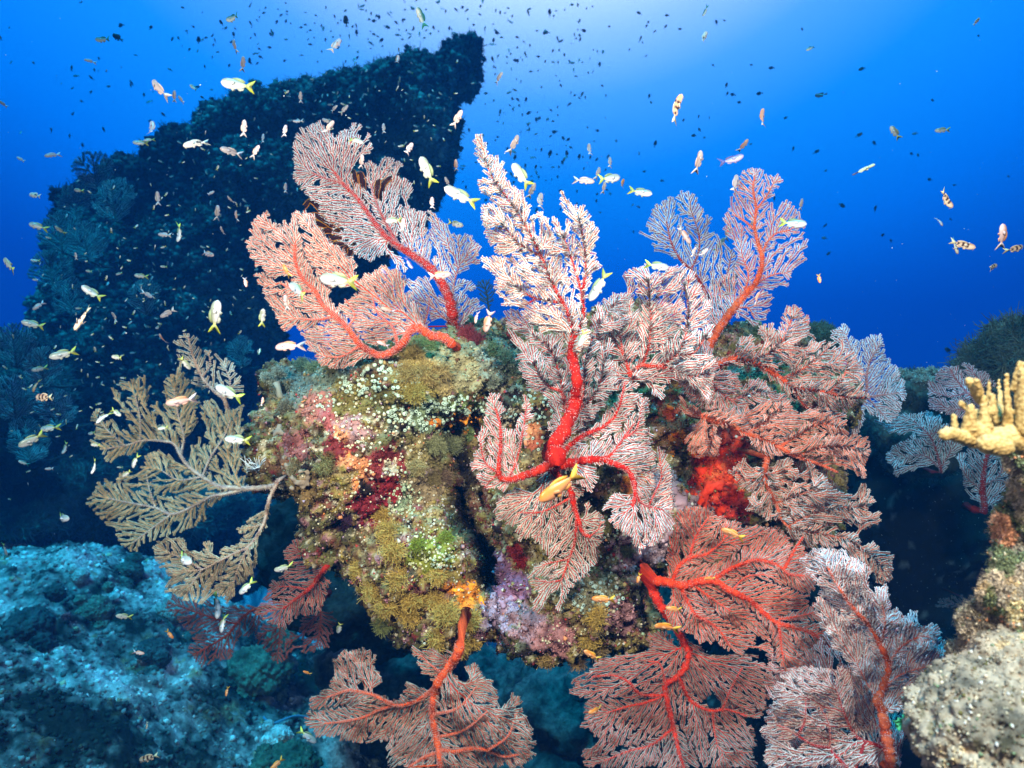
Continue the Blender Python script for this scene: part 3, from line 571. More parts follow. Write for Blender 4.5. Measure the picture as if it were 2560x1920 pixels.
# leather coral on a stalk at the left shoulder
if h is None: h = P(700, 975, 1.5)
b0 = P(698, 985, 1.46); b1 = P(690, 955, 1.46); rt = empty('leather_coral', tuple(b0)); tag(rt, 'pale fluffy leather coral on a smooth stalk at the boulder left shoulder', 'soft coral')
V, F = tube([b0 + (0.01, 0.03, -0.03), b0, (b0 + b1) / 2 + (0.002, 0, 0), b1], [0.008, 0.006, 0.0055, 0.009], 10, 0.2, 3); child('stalk', V, F, M_SPECK, rt, (0.34, 0.36, 0.30), True)
a = Acc()
for q in range(7):
    V, F, c = tuft(b1 + rng.normal(size=3) * (0.010, 0.006, 0.007) + (0, 0, 0.008), np.array([0, -0.3, 1.0]), 0.013, (0.33, 0.38, 0.30), rng, 160, 0.0005, 0.4, 2); a.add(V, F, c)
a.build('polyp_head', M_SPECK, rt)
# white feathery hydroid
h0, n0 = on(BT, 600, 1020); h0 = P(680, 1175, 1.36) if h0 is None or h0[1] > 1.6 else h0
rt = empty('hydroid', tuple(h0)); tag(rt, 'tiny white feathery hydroid at the root of the yellow-grey sea fan', 'hydroid'); a = Acc()
for q in range(26):
    e = P(610 + rng.uniform(-10, 60), 1125 + rng.uniform(0, 50), 1.27 + rng.uniform(-.03, .03)); s = P(645, 1175, 1.32); mid = (e + s) / 2 + rng.normal(size=3) * 0.006; V, F = tube([s, mid, e], [0.0009, 0.0007, 0.0004], 4); a.add(V, F, (0.75, 0.8, 0.8))
a.build('feathers', M_SPECK, rt)

# ---- sea bed: one sheet out to the horizon, dropping away behind the near terrace
def bed_z(x, y):
    p = np.stack([x, y, np.zeros_like(x)], -1); s = np.clip((x + 2.6) / 3.0, 0, 1); s = s * s * (3 - 2 * s)
    ridge = -1.06 - 1.35 * s; z = ridge - 0.10 * np.clip(2.6 - y, 0, 2); z = z - np.clip((y - 4.3 + 0.5 * s) / 3.5, 0, 1) ** 1.3 * 4.5
    z = z + 0.20 * fbm(p * 1.1, 4, 61) + 0.085 * fbm(p * 4.2, 4, 62, 0.6); return z
nx, ny = 520, 620
ty = np.linspace(0, 1, ny); Y = 1.2 + 8.0 * ty ** 1.35 ; Y = np.r_[Y, np.linspace(9.6, 60, 90)]
tx = np.linspace(-1, 1, nx); V = []
gy, gt = np.meshgrid(Y, tx, indexing='ij'); gx = gt * (gy * 1.05 + 0.9); gz = bed_z(gx.ravel(), gy.ravel()); V = np.stack([gx.ravel(), gy.ravel(), gz], -1)
near = np.clip((9 - V[:, 1]) / 4, 0, 1)
V[:, 2] += near * (0.050 * (0.5 - worley(V * 7, 71)) + 0.030 * fbm(V * 17, 3, 72, 0.7) - 0.022 * np.clip(worley(V * 22, 73) - 0.35, 0, 1))
i = np.arange(len(Y) - 1)[:, None] * nx; j = np.arange(nx - 1)[None]; SF = [np.stack([i + j, i + j + 1, i + nx + j + 1, i + nx + j], -1).reshape(-1, 4)]
def bed_col(V, n=None):
    a = fbm(V * 2.3, 5, 81, 0.62); b = fbm(V * 11, 4, 82, 0.65); d = fbm(V * 40, 3, 83)
    t = np.clip(0.50 + 1.5 * a + 1.0 * b + 0.5 * d, 0, 1)[:, None]; c = np.array((0.020, 0.028, 0.022)) * (1 - t) + np.array((0.62, 0.64, 0.60)) * t ** 1.6
    m = (b > 0.33) & (a < 0.1); c[m] = c[m] * (0.75, 0.55, 0.35); return c
bed = link('sea_bed', mesh_np('sea_bed', V, SF, bed_col(V), True), M_BED); tag(bed, kind='structure'); SV = V
BEDT = BVHTree.FromPolygons([Vector(v) for v in SV], [tuple(int(q) for q in f) for f in SF[0]])
kb = lambda p, n: (p[:, 1] < 6.0) * np.clip(np.abs(n[:, 2]), 0, 1) / (p[:, 1] ** 1.6)
p, n = sample(SV, SF, 95000, rng, kb); s = (0.002 + 0.012 * rng.random(len(p)) ** 3) * (0.4 + 0.3 * p[:, 1]); c = bed_col(p) * rng.uniform(0.35, 2.0, (len(p), 1))
V, F, c = blobs(p + (0, 0, 0.002), s, np.clip(c, 0, 1), rng, 'oct'); o = link('coral_rubble', mesh_np('coral_rubble', V, F, c), M_SPECK); tag(o, kind='stuff')
def lump_col(c0, seed=0):
    return lambda V, n: np.array(c0) * (1 + 0.7 * fbm(V * 30, 3, seed) + 0.4 * fbm(V * 9, 2, seed + 1))[:, None]
for q, (x, y, r, col, lab) in enumerate([(205,1310,34,(0.10,0.13,0.10),'round dark brain coral on the pale sea bed, left of two'),(560,1430,66,(0.07,0.10,0.07),'broad dark coral mound on the sea bed under the red-brown sea fan'),(280,1225,26,(0.05,0.08,0.07),'dark coral head at the far edge of the sea bed terrace'),
        (390,1310,34,(0.20,0.22,0.20),'pale plate coral at the right edge of the sea bed terrace'),(60,1340,44,(0.035,0.05,0.05),'large dark coral rock at the left picture edge of the sea bed'),(420,1370,22,(0.07,0.10,0.09),'small coral knob below the khaki sea fan'),
        (175,1235,16,(0.30,0.32,0.30),'small pale coral knob near the terrace edge'),(620,1640,60,(0.05,0.09,0.06),'dark green coral mound at the bottom edge left of the hanging sea fan'),(600,1580,26,(0.42,0.44,0.42),'whitish coral lump on the sea bed beside the blue sea whip'),(330,1395,30,(0.04,0.06,0.06),'dark coral lump in the middle of the sea bed'),
        (1180,1480,70,(0.02,0.035,0.04),'dark coral rock on the sea bed under the boulder, right of the hanging sea fan'),(1150,1600,60,(0.03,0.05,0.06),'dark coral rock at the bottom edge below the boulder')]):
    h, n = on(BEDT, x, y + r * 0.6); dd = h[1] if h is not None else 3.0; kk = dd * 1.157 / F_PX; rr = r * kk; c0 = h + np.array([0, 0, rr * 0.25])
    sh = [(ICO * rr * np.array([1.1, 1.0, 0.8]) + c0, ICOF)] + [(ICO * rr * rng.uniform(0.3, 0.6) + c0 + rng.normal(size=3) * rr * 0.6, ICOF) for _ in range(5)]
    reef_rock('coral_mound', lab, 'coral', sh, rr / 18, rr * 0.26, rr * 0.42, lump_col([w * 1.9 for w in col], q), M_BED, 90 + q, 2, 0.8)
a = [P(555 * 1.157, 1560 * 1.157, 2.4), P(590 * 1.157, 1590 * 1.157, 2.35), P(625 * 1.157, 1568 * 1.157, 2.3), P(680 * 1.157, 1572 * 1.157, 2.3)]
pts = []
for x, y in [(560, 1790 / 1.157 * 1.0), (585, 1555), (610, 1550), (640, 1535), (680, 1545)]:
    pass
pts = []
for x, y in [(572, 1558), (588, 1572), (610, 1566), (640, 1556), (675, 1560)]:
    h, n = on(BEDT, x, y); pts.append(h + np.array([0, -0.02, 0.03]))
q = resample(np.array(pts)[:, [0, 2, 1]], 0.01)[:, [0, 2, 1]]; V, F = tube(q, 0.006, 8, 0.1, 2); o = link('sea_whip', mesh_np('sea_whip', V - q[0], F, np.broadcast_to((0.10, 0.28, 0.42), (len(V), 3)), True), M_SPECK, None, tuple(q[0])); tag(o, 'smooth bright blue sea whip curving over the sea bed left of the hanging sea fan', 'sea whip')

# ---- the pinnacle far behind
def far_col(V, n):
    a = fbm(V * 1.6, 4, 91); b = fbm(V * 6, 4, 92, 0.6); t = np.clip(0.35 + 0.8 * a + 0.7 * b, 0, 1)[:, None]; up = np.clip(n[:, 2], 0, 1)[:, None]
    c = np.array((0.012, 0.022, 0.030)) * (1 - t) + np.array((0.17, 0.30, 0.27)) * t; m = fbm(V * 2.7, 3, 93) > 0.25; c[m] *= 1.5; return c
D7 = 7.0
PIN = [ell(988,160,D7,44,46,.45), ell(1004,112,D7,30,36,.3), ell(900,192,D7,56,38,.6), ell(955,230,D7,36,58,.5), ell(870,270,D7,101,98,.9), ell(935,310,D7-.2,36,98,.6), ell(778,290,D7,116,88,.9), ell(818,216,D7+.2,60,30,.6), ell(700,220,D7,48,28,.5), ell(690,300,D7,116,68,.9),
       ell(600,300,D7,96,60,.9), ell(520,320,D7,66,68,.8), ell(450,390,D7,86,83,.8), ell(860,420,D7,66,98,.7), ell(758,432,D7,116,108,.9), ell(620,432,D7,156,128,1.0), ell(360,452,D7,106,93,.9), ell(302,440,D7,66,73,.7), ell(254,492,D7,76,98,.8), ell(204,572,D7,51,98,.6),
       ell(480,572,D7,156,168,1.0), ell(304,632,D7,126,168,1.0), ell(400,762,D7-.3,146,168,1.0), ell(204,732,D7-.2,81,158,.8), ell(500,812,D7-.2,71,138,.8), ell(700,572,D7,106,98,.8), ell(798,512,D7,56,68,.5), ell(304,912,D7-.5,216,218,1.1), ell(300,1162,D7-.7,316,158,1.2), ell(640,632,D7,46,58,.5), ell(575,732,D7,31,68,.4)]
pin, PV, PF, PN = reef_rock('rock_pinnacle', 'huge dark reef pinnacle pointing up to the right behind the boulder', 'rock', PIN, 0.045, 0.155, 0.42, far_col, M_FARROCK, 17, 2, 1.1)
kf = lambda p, n: facing(p, n)
crumbs('coral_growth', PV, PF, far_col, 30000, 0.012, 0.045, M_SPECK, pin, rng, 'oct', 0.7, None, 0, 0.5, None, kf)
hair('coral_bushes', PV, PF, far_col, 44000, 0.03, 0.10, 0.0055, M_SPECK, pin, rng, -0.15, kf, 2)
PINT = BVHTree.FromPolygons([Vector(v) for v in PV], [tuple(int(i) for i in f) for ff in PF for f in ff])
BASE = [ell(770,1290,2.5,120,100,.3), ell(860,1340,2.6,110,60,.3), ell(700,1230,2.6,90,90,.3), ell(640,1180,2.8,90,110,.3), ell(1120,1640,3.4,260,110,.5), ell(1000,1520,3.6,240,125,.4), ell(840,1420,3.3,150,70,.3), ell(1250,1500,3.4,160,90,.4), ell(1420,1460,3.2,150,120,.4), ell(1560,1330,3.2,150,150,.4)]
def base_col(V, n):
    a = fbm(V * 9, 4, 88, 0.65); b = fbm(V * 38, 3, 89); t = np.clip(0.3 + 0.9 * a + 0.6 * b, 0, 1)[:, None]; c = np.array((0.006, 0.008, 0.008)) * (1 - t) + np.array((0.06, 0.07, 0.065)) * t; c[V[:, 1] > 2.95] *= 3.0; return c  # added reef: near-black colour carries the shade, farther rubble lighter
reef_rock('added_dark_reef', 'added reef rubble coloured dark for the shade behind and below the boulder', 'rock', BASE, 0.022, 0.09, 0.25, base_col, M_BED, 29, 2, 0.9)
LOW = [ell(20,820,4.8,90,110,.6), ell(90,900,4.7,90,120,.6), ell(30,980,4.7,120,110,.6), ell(150,1010,4.9,130,90,.6), ell(330,1100,5.2,200,70,.5), ell(60,1090,4.7,140,70,.5)]
o, LV, LF, LN = reef_rock('low_reef', 'low dark reef covered with bushy sea fans at the left edge below the pinnacle', 'rock', LOW, 0.035, 0.14, 0.4, far_col, M_FARROCK, 23, 2, 0.6)
hair('coral_bushes', LV, LF, far_col, 9000, 0.03, 0.10, 0.004, M_SPECK, o, rng, -0.1, kf, 2)
# ---- dark wall and rocks at the right
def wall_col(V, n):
    a = fbm(V * 7, 4, 95, 0.6); d = fbm(V * 60, 2, 96); t = np.clip(0.2 + 0.7 * a, 0, 1)[:, None]; c = np.array((0.004, 0.005, 0.005)) * (1 - t) + np.array((0.018, 0.022, 0.018)) * t; c[d > 0.5] = (0.09, 0.12, 0.12); return c  # shadow of the cavity put into the near-black wall colour; pale specks are growth
WALL = [ell(1890,960,2.75,100,70,.2), ell(1860,1040,2.8,110,100,.2), ell(2080,1120,2.75,260,190,.3), ell(1950,1250,2.8,170,240,.3), ell(2050,1450,2.7,240,260,.3), ell(1840,1500,2.9,200,300,.3), ell(2200,950,2.7,160,130,.3), ell(1850,1150,2.9,110,150,.2), ell(1700,1350,2.9,190,230,.25), ell(1520,1560,3.0,240,170,.25)]
o, WV, WF, WN = reef_rock('reef_wall', 'reef wall coloured black for deep shade behind the right hand sea fans', 'rock wall', WALL, 0.02, 0.07, 0.22, wall_col, M_ROCK, 27, 3, 0.5)
crumbs('encrusting_specks', WV, WF, lambda p, n: np.full((len(p), 3), 0.10) * (0.8, 1.1, 1.1), 3500, 0.001, 0.0035, M_SPECK, o, rng, 'oct', 0.8)
def teal_col(V, n):
    a = fbm(V * 12, 4, 97, 0.6); t = np.clip(0.45 + 0.9 * a, 0, 1)[:, None]; return np.array((0.012, 0.035, 0.032)) * (1 - t) + np.array((0.11, 0.16, 0.13)) * t
MID = [ell(1970,850,2.3,50,55,.12), ell(2000,820,2.35,40,25,.1), ell(1950,930,2.3,70,60,.12), ell(2040,900,2.35,60,50,.1), ell(1985,980,2.4,80,60,.1)]
o, MV, MF, MN = reef_rock('reef_outcrop', 'teal reef outcrop topped with round coral knobs between the lilac sea fans', 'rock', MID, 0.008, 0.03, 0.09, teal_col, M_ROCK, 31, 2, 0.6)
hair('algae_hair', MV, MF, teal_col, 6000, 0.008, 0.025, 0.0009, M_SPECK, o, rng, -0.1)
MT = BVHTree.FromPolygons([Vector(v) for v in MV], [tuple(int(i) for i in f) for ff in MF for f in ff])
for x, y in [(1950,800),(1968,808),(1990,800),(2012,798),(2030,802),(1985,815),(2005,815)]:
    h, n = on(MT, x, y + 8); h = P(x * 1.157, y * 1.157, 2.3) if h is None else h
    V, F, c = tuft(h, np.array([0, -0.3, 1.0]), 0.022, (0.30, 0.36, 0.30), rng, 260, 0.0009, 0.5, 2); child('coral_knob', V, F, M_SPECK, o, c)
UR = [ell(2230,745,1.9,60,55,.15), ell(2190,770,1.9,50,50,.13), ell(2140,790,1.95,35,45,.1), ell(2230,840,1.9,90,80,.15), ell(2150,850,2.0,60,50,.1)]
o, UV_, UF, UN = reef_rock('reef_ledge', 'blue-green tufted reef ledge at the right edge above the finger coral', 'rock', UR, 0.009, 0.05, 0.11, teal_col, M_ROCK, 33, 2, 1.1)
hair('algae_hair', UV_, UF, teal_col, 12000, 0.012, 0.05, 0.0016, M_SPECK, o, rng, -0.1)
KN = [ell(1762,722,1.85,34,22,.06), ell(1745,735,1.85,24,22,.05), ell(1785,740,1.85,25,25,.05)]
o, KV, KF, KN_ = reef_rock('coral_knoll', 'dark green bushy coral knoll poking above the salmon sea fan at the right', 'coral', KN, 0.006, 0.02, 0.05, lambda V, n: np.array((0.05, 0.10, 0.075)) * (1 + fbm(V * 40, 3, 5))[:, None], M_ROCK, 35, 2, 0.7)
hair('coral_bushes', KV, KF, lambda p, n: np.full((len(p), 3), 1) * (0.05, 0.11, 0.085), 3000, 0.006, 0.016, 0.001, M_SPECK, o, rng, -0.1)
# near pale rock in the bottom right corner
def pale_col(V, n):
    a = fbm(V * 28, 4, 98, 0.62); b = fbm(V * 75, 3, 99, 0.65); t = np.clip(0.5 + 0.9 * a + 0.6 * b, 0, 1)[:, None]
    c = np.array((0.11, 0.10, 0.075)) * (1 - t) + np.array((0.56, 0.46, 0.33)) * t; m = b < -0.38; c[m] *= (0.5, 0.5, 0.4); m = (a > 0.3) & (b > 0); c[m] = (0.60, 0.44, 0.24); return c
NR = [ell(2150,1600,.62,150,150,.09), ell(2080,1560,.63,80,100,.06), ell(2220,1480,.64,90,110,.07), ell(2230,1700,.6,130,140,.08)]
o, V, F, n = reef_rock('pale_rock', 'pale cream and grey pitted rock filling the bottom right corner close to the camera', 'rock', NR, 0.0030, 0.015, 0.042, pale_col, M_ROCK, 41, 3, 0.7)
crumbs('encrusting_turf', V, F, pale_col, 3500, 0.0006, 0.0022, M_SPECK, o, rng, 'tet', 0.5, [CREAM, (0.62, 0.6, 0.55), OLIVE, MOSS], 0.3)
NU = [ell(2222,1000,.68,26,80,.03), ell(2210,1330,.68,62,110,.06), ell(2160,1370,.70,55,75,.05), ell(2120,1400,.72,35,40,.03), ell(2225,1180,.70,32,100,.05), ell(2190,1240,.70,30,60,.04), ell(2100,1420,.74,40,30,.03), ell(2225,1080,.70,22,70,.03)]
def nu_col(V, n):
    c = pale_col(V, n) * 0.75; m = fbm(V * 22, 3, 101) > 0.12; c[m] *= (0.5, 0.72, 0.5); return spots(V, c, [(2165,1130,22,(0.62,0.30,0.16)),(2175,1160,24,(0.58,0.28,0.15)),(2200,1320,22,(0.60,0.48,0.25)),(2150,1250,18,(0.5,0.42,0.3))], 6, 12)
o, V, F, n = reef_rock('algae_rock', 'olive and cream encrusted rock rising along the right edge under the finger coral', 'rock', NU, 0.0035, 0.013, 0.035, nu_col, M_ROCK, 43, 3, 0.7)
crumbs('encrusting_turf', V, F, nu_col, 12000, 0.0006, 0.0024, M_SPECK, o, rng, 'tet', 0.5, [CREAM, PEACH, OLIVE, MOSS], 0.25)
hair('algae_hair', V, F, nu_col, 6000, 0.003, 0.008, 0.0003, M_SPECK, o, rng)
# finger coral
d = 0.62; c7 = lambda x, y: k7([(x, y)])[0]
def capsule(p0, p1, r0, r1, n=9):
    return [(ICO * (r0 + (r1 - r0) * t) + (p0 * (1 - t) + p1 * t), ICOF) for t in np.linspace(0, 1, n)]
sc = d / F_PX / 2.572; sh = []
for (x0, y0, d0, r0, x1, y1, d1, r1) in [(2050,1190,0,92,1960,1170,.01,75),(2130,1170,0,80,2250,1200,0,95),(1960,1170,0,60,1860,1090,0,42),(1900,1190,.005,48,1730,1140,-.005,44),(1730,1140,-.005,44,1700,1150,-.008,36),(1860,1100,0,46,1868,975,-.005,24),(1960,1100,0,46,1950,965,0,20),
        (1880,1130,.01,40,1900,1010,.01,30),(1960,1140,.03,40,1960,1010,.04,28),(2040,1060,.02,36,2000,960,.02,24),(2000,970,.02,34,1930,920,.02,36),(1930,920,.02,36,1860,805,.015,28),(1925,880,.01,28,1905,800,.005,18),(1990,960,.03,24,1985,800,.03,11),(2010,1000,.0,30,2010,900,0,20),
        (2110,1000,0,26,2098,770,0,15),(2110,1160,.01,50,2110,990,0,26),(2180,1120,.02,44,2200,900,.015,30),(2150,850,.02,24,2190,700,.015,26),(2190,1000,.03,34,2170,820,.03,26),(2230,1100,-.01,60,2230,760,-.01,50),(1810,945,.03,22,1860,1000,.03,20),(1860,1000,.03,22,1950,1060,.04,26),
        (2050,1130,.04,50,2050,1010,.04,30),(1770,1110,.02,26,1760,1030,.02,18),(2060,1000,.02,26,2050,800,.05,14),(1980,1210,-.02,62,2080,1230,-.02,60)]:
    sh += capsule(P(*c7(x0, y0), d + d0), P(*c7(x1, y1), d + d1), r0 * sc, r1 * sc)
V, F = fuse(sh, 0.0011); V = smooth(V, F, 2); n = normals(V, F); V = V + n * (0.0019 * (0.45 - worley(V * 340, 5)) + 0.0006 * fbm(V * 250, 2, 3))[:, None]; n = normals(V, F)
t = np.clip(worley(V * 340, 5) * 1.1, 0, 1)[:, None]; c = np.array((0.58, 0.43, 0.18)) * (1 - t) + np.array((0.22, 0.14, 0.035)) * t; base = fbm(V * 30, 2, 8)[:, None]; c = c * (1 + 0.3 * base); tip = np.clip(n[:, 2:3] - 0.55, 0, 1); c = c * (1 - tip) + tip * np.array((0.46, 0.38, 0.24))
o0 = P(*c7(2050, 1280), d); o = link('finger_coral', mesh_np('finger_coral', V - o0, F, np.clip(c, 0, 1), True), mat_attr('finger_coral_skin', 0.7, 0.4, 700, 0.15, 0.3), None, tuple(o0)); tag(o, 'cream yellow finger coral with blunt knobbly fingers at the right edge close to the camera', 'coral')
# green leafy algae beside the pale rock
rt = empty('leafy_algae', tuple(P(*k10([(1560, 1300)])[0], 0.86))); tag(rt, 'dark green frilly leafy algae between the pale corner rock and the white-blue sea fan', 'seaweed')
for q, (x, y, r, cl) in enumerate([(1430,1350,60,(0.06,0.34,0.15)),(1500,1270,70,(0.035,0.20,0.10)),(1570,1210,70,(0.03,0.15,0.08)),(1640,1120,70,(0.02,0.10,0.05)),(1560,1330,80,(0.02,0.12,0.05)),(1660,1050,60,(0.015,0.08,0.04)),(1480,1390,50,(0.04,0.24,0.10))]):
    m, k = 8, 40; R_ = r * 0.86 / F_PX / 2.572; ang = np.linspace(0, 2 * np.pi, k, endpoint=False); cc = P(*k10([(x, y)])[0], 0.86 + rng.uniform(-.01, .01)); V = [cc]; 
    for s in range(1, m + 1):
        f = s / m; rr = R_ * f * (1 + 0.16 * f * np.sin(ang * 5 + q)); V += [cc + (a_, b_, z_) for a_, b_, z_ in zip(rr * np.cos(ang), -0.3 * R_ * f + 0.30 * R_ * f * f * np.sin(ang * 9 + q), rr * np.sin(ang) * 0.8)]
    F4 = np.array([[1 + s * k + j, 1 + s * k + (j + 1) % k, 1 + (s + 1) * k + (j + 1) % k, 1 + (s + 1) * k + j] for s in range(m - 1) for j in range(k)]); F3 = np.array([[0, 1 + j, 1 + (j + 1) % k] for j in range(k)])
    V = np.array(V); o = child('frond', V, [F4, F3], M_SPECK, rt, np.clip(np.array(cl) * (1 + 0.5 * fbm(V * 200, 2, q))[:, None], 0, 1), True)
    md = o.modifiers.new('thick', 'SOLIDIFY'); md.thickness = 0.0012
# feather star behind the tall pale fan
rt = empty('feather_star', tuple(P(*k5([(690, 760)])[0], 1.56))); tag(rt, 'dark brown feather star with orange-edged arms behind the tall pale sea fan', 'feather star')
CI = [((640,790),(560,690),(470,600),(412,620)),((650,800),(560,730),(490,690),(435,680)),((660,810),(570,760),(500,740),(455,705)),((670,820),(590,790),(530,790),(500,770)),((690,830),(640,830),(600,830),(570,800)),((700,850),(650,870),(600,870),(585,850)),
      ((720,850),(690,900),(660,930),(650,915)),((740,850),(720,900),(700,940),(690,930)),((760,600),(740,480),(725,420),(700,400)),((790,600),(790,500),(770,430),(740,420)),((860,620),(880,520),(880,470),(900,450)),((900,800),(940,860),(945,900),(930,935)),((880,600),(920,500),(980,440),(1000,430)),((640,700),(560,620),(480,590),(430,600))]
for L in CI:
    q = resample(k5(L), 2.2); dd = 1.50 + 0.02 * rng.random(); w = np.stack([(q[:, 0] - 1280) / F_PX * dd, np.full(len(q), dd), (960 - q[:, 1]) / F_PX * dd], -1); w[:, 1] -= 0.03 * np.sin(np.linspace(0, 3, len(w))); a = Acc()
    V, F = tube(w, np.linspace(0.0022, 0.0012, len(w)), 6); a.add(V, F, (0.05, 0.012, 0.008)); t = np.gradient(w, axis=0); t /= np.linalg.norm(t, axis=1)[:, None]; sd = np.cross(t, [0, 1.0, 0])
    for sgn in (1, -1):
        e = w + sgn * sd * 0.008 + t * 0.004; mid = w + sgn * sd * 0.0062 + t * 0.003; rr = np.full(len(w), 0.0007); a.add(*prisms(w, mid, rr, rr, np.tile((0.04, 0.012, 0.01), (len(w), 1)), 4)); a.add(*prisms(mid, e, rr, rr, np.tile((0.60, 0.22, 0.02), (len(w), 1)), 4))
    a.build('arm', M_SPECK, rt)
# ------------------------------------------------------------------ the sea fans of the photograph
sea_fan('sea_fan', 'tall blue-white sea fan leaning left on a long red stem above the boulder',
    [k5([(340,220),(380,120),(480,70),(560,130),(600,190),(640,130),(700,85),(765,100),(740,150),(800,160),(850,240),(790,290),(720,330),(690,400),(760,480),(790,560),(850,560),(930,700),(930,800),(930,920),(860,960),(780,970),(720,940),(660,880),(590,780),(540,720),(480,680),(460,600),(430,570),(370,510),(320,420),(330,370),(340,300)]),
     k5([(790,330),(820,300),(860,340),(880,330),(940,290),(1040,350),(1000,400),(980,440),(900,440),(870,500),(850,560),(820,620),(790,520)]),
     k5([(880,660),(900,470),(960,440),(1020,430),(1080,470),(1090,520),(1060,580),(1120,620),(1200,640),(1280,690),(1300,760),(1390,770),(1400,800),(1440,790),(1520,830),(1490,930),(1500,990),(1420,1010),(1360,1080),(1500,1100),(1480,1160),(1540,1240),(1450,1330),(1400,1410),(1310,1400),(1290,1300),(1310,1200),(1260,1080),(1200,980),(1100,920),(980,830)]),
     k5([(1040,1100),(1100,1050),(1180,1060),(1240,1150),(1280,1240),(1290,1330),(1200,1330),(1150,1380),(1100,1240),(1040,1190)]),
     k5([(950,900),(1010,930),(1050,1010),(1040,1050),(990,1030),(960,980)])],
    [(k5([(1340,1410),(1330,1260),(1280,1120),(1200,1010),(1080,920),(985,860),(900,790),(830,700),(740,570),(650,480),(590,400)]), 15, 4),
     (k5([(640,475),(530,440),(440,400)]), 4, 1.5), (k5([(985,850),(900,690),(860,600),(820,480)]), 6, 2), (k5([(1330,1240),(1345,1100),(1380,980)]), 3, 1.5),
     (k5([(1150,1375),(1180,1280),(1190,1180)]), 3, 1.5)],
    1.46, gx=-0.02, gy=0.02, amp=0.09, pol=(0.76, 0.79, 0.81), br=(0.58, 0.05, 0.03), st=(0.62,0.02,0.012), holes=[k5([(700,330),(760,420),(740,480),(700,430)])], seed=11, fringe=3.7, dots=36, sp=7.3)
sea_fan('sea_fan', 'salmon pink sea fan with a curved thick stem resting on the boulder top',
    [k5([(40,820),(90,800),(60,760),(80,680),(150,660),(210,700),(240,740),(330,660),(440,660),(470,740),(580,840),(640,900),(660,940),(740,980),(720,1060),(750,1110),(640,1120),(540,1180),(600,1240),(700,1200),(760,1300),(800,1420),(760,1480),(820,1560),(740,1600),(620,1650),(500,1630),(460,1560),(380,1440),(370,1390),(280,1390),(220,1330),(180,1250),(130,1160),(120,1060),(60,960)]),
     k5([(740,1140),(770,1060),(840,1000),(900,990),(1000,1030),(1040,1100),(1050,1200),(1060,1350),(1000,1430),(880,1510),(790,1470),(740,1350),(700,1230)]),
     k5([(1080,1170),(1120,1290),(1180,1380),(1100,1390),(1040,1300)])],
    [(k5([(1330,1480),(1270,1440),(1200,1430),(1130,1385),(1070,1400),(1030,1470),(960,1530),(880,1555),(800,1520),(740,1470),(680,1390),(600,1310),(520,1240),(470,1150),(400,1080),(350,980),(345,860)]), 12, 4),
     (k5([(760,1490),(640,1560),(540,1560)]), 5, 1.5), (k5([(990,1490),(960,1380),(860,1280),(830,1180)]), 5, 1.5), (k5([(470,1150),(360,1150),(250,1100)]), 4, 1.5),
     (k5([(600,1310),(480,1330),(330,1320)]), 4, 1.5), (k5([(680,1380),(720,1300),(660,1200)]), 3, 1.5)],
    1.235, gx=0.05, amp=0.08, pol=(0.72, 0.63, 0.57), br=(0.78,0.10,0.045), st=(0.80,0.07,0.03), seed=12, fringe=3.5, layers=2, fold=1, dots=40, sp=7.3)
sea_fan('sea_fan', 'spiky white and orange sea fan rising in long plumes on the thickest bright red trunk',
    [k2([(830,900),(890,880),(940,990),(1020,1010),(1060,1180),(1120,1200),(1190,1300),(1210,1420),(1270,1640),(1150,1640),(1060,1370),(950,1270),(865,1180),(960,1160),(890,1050)]),
     k2([(890,1390),(920,1310),(980,1310),(1050,1380),(1100,1500),(1140,1640),(960,1640),(930,1530)]),
     k2([(1210,1390),(1290,1370),(1340,1440),(1380,1520),(1420,1645),(1270,1645)]),
     k2([(1370,1240),(1400,1250),(1460,1300),(1490,1350),(1540,1300),(1600,1380),(1640,1480),(1650,1645),(1420,1645),(1365,1400),(1405,1380),(1430,1460),(1480,1470),(1440,1370)]),
     k6([(890,0),(1650,0),(1690,60),(1600,200),(1580,330),(1560,410),(1580,500),(1590,600),(1540,650),(1440,600),(1420,500),(1350,480),(1290,520),(1270,440),(1180,430),(1160,340),(1060,330),(1000,230),(980,150)]),
     k2([(930,1530),(900,1640),(980,1645)])],
    [(k6([(1400,1300),(1390,1210),(1450,1100),(1510,950),(1525,820),(1505,700),(1490,620),(1500,520)]), 22, 12),
     (k6([(1500,560),(1480,400),(1430,300),(1340,130),(1290,0),(1200,-180),(1100,-340),(1000,-470),(930,-620)]), 10, 2),
     (k6([(1500,560),(1560,410),(1560,250),(1580,100),(1570,-60),(1540,-230)]), 9, 2.5), (k6([(1430,300),(1250,270),(1120,190)]), 6, 2),
     (k6([(1560,250),(1500,50),(1440,-120)]), 5, 2), (k6([(1290,0),(1150,-80),(1050,-200)]), 4, 2), (k6([(1250,280),(1150,340)]), 4, 2)],
    1.10, gy=-0.10, amp=0.08, wl=200, pol=(0.86,0.85,0.82), br=(0.80,0.16,0.07), st=(0.62,0.012,0.008), seed=13, layers=2, sp=8.9, fringe=4.3, pk=5, acute=0.97, lobes=True)
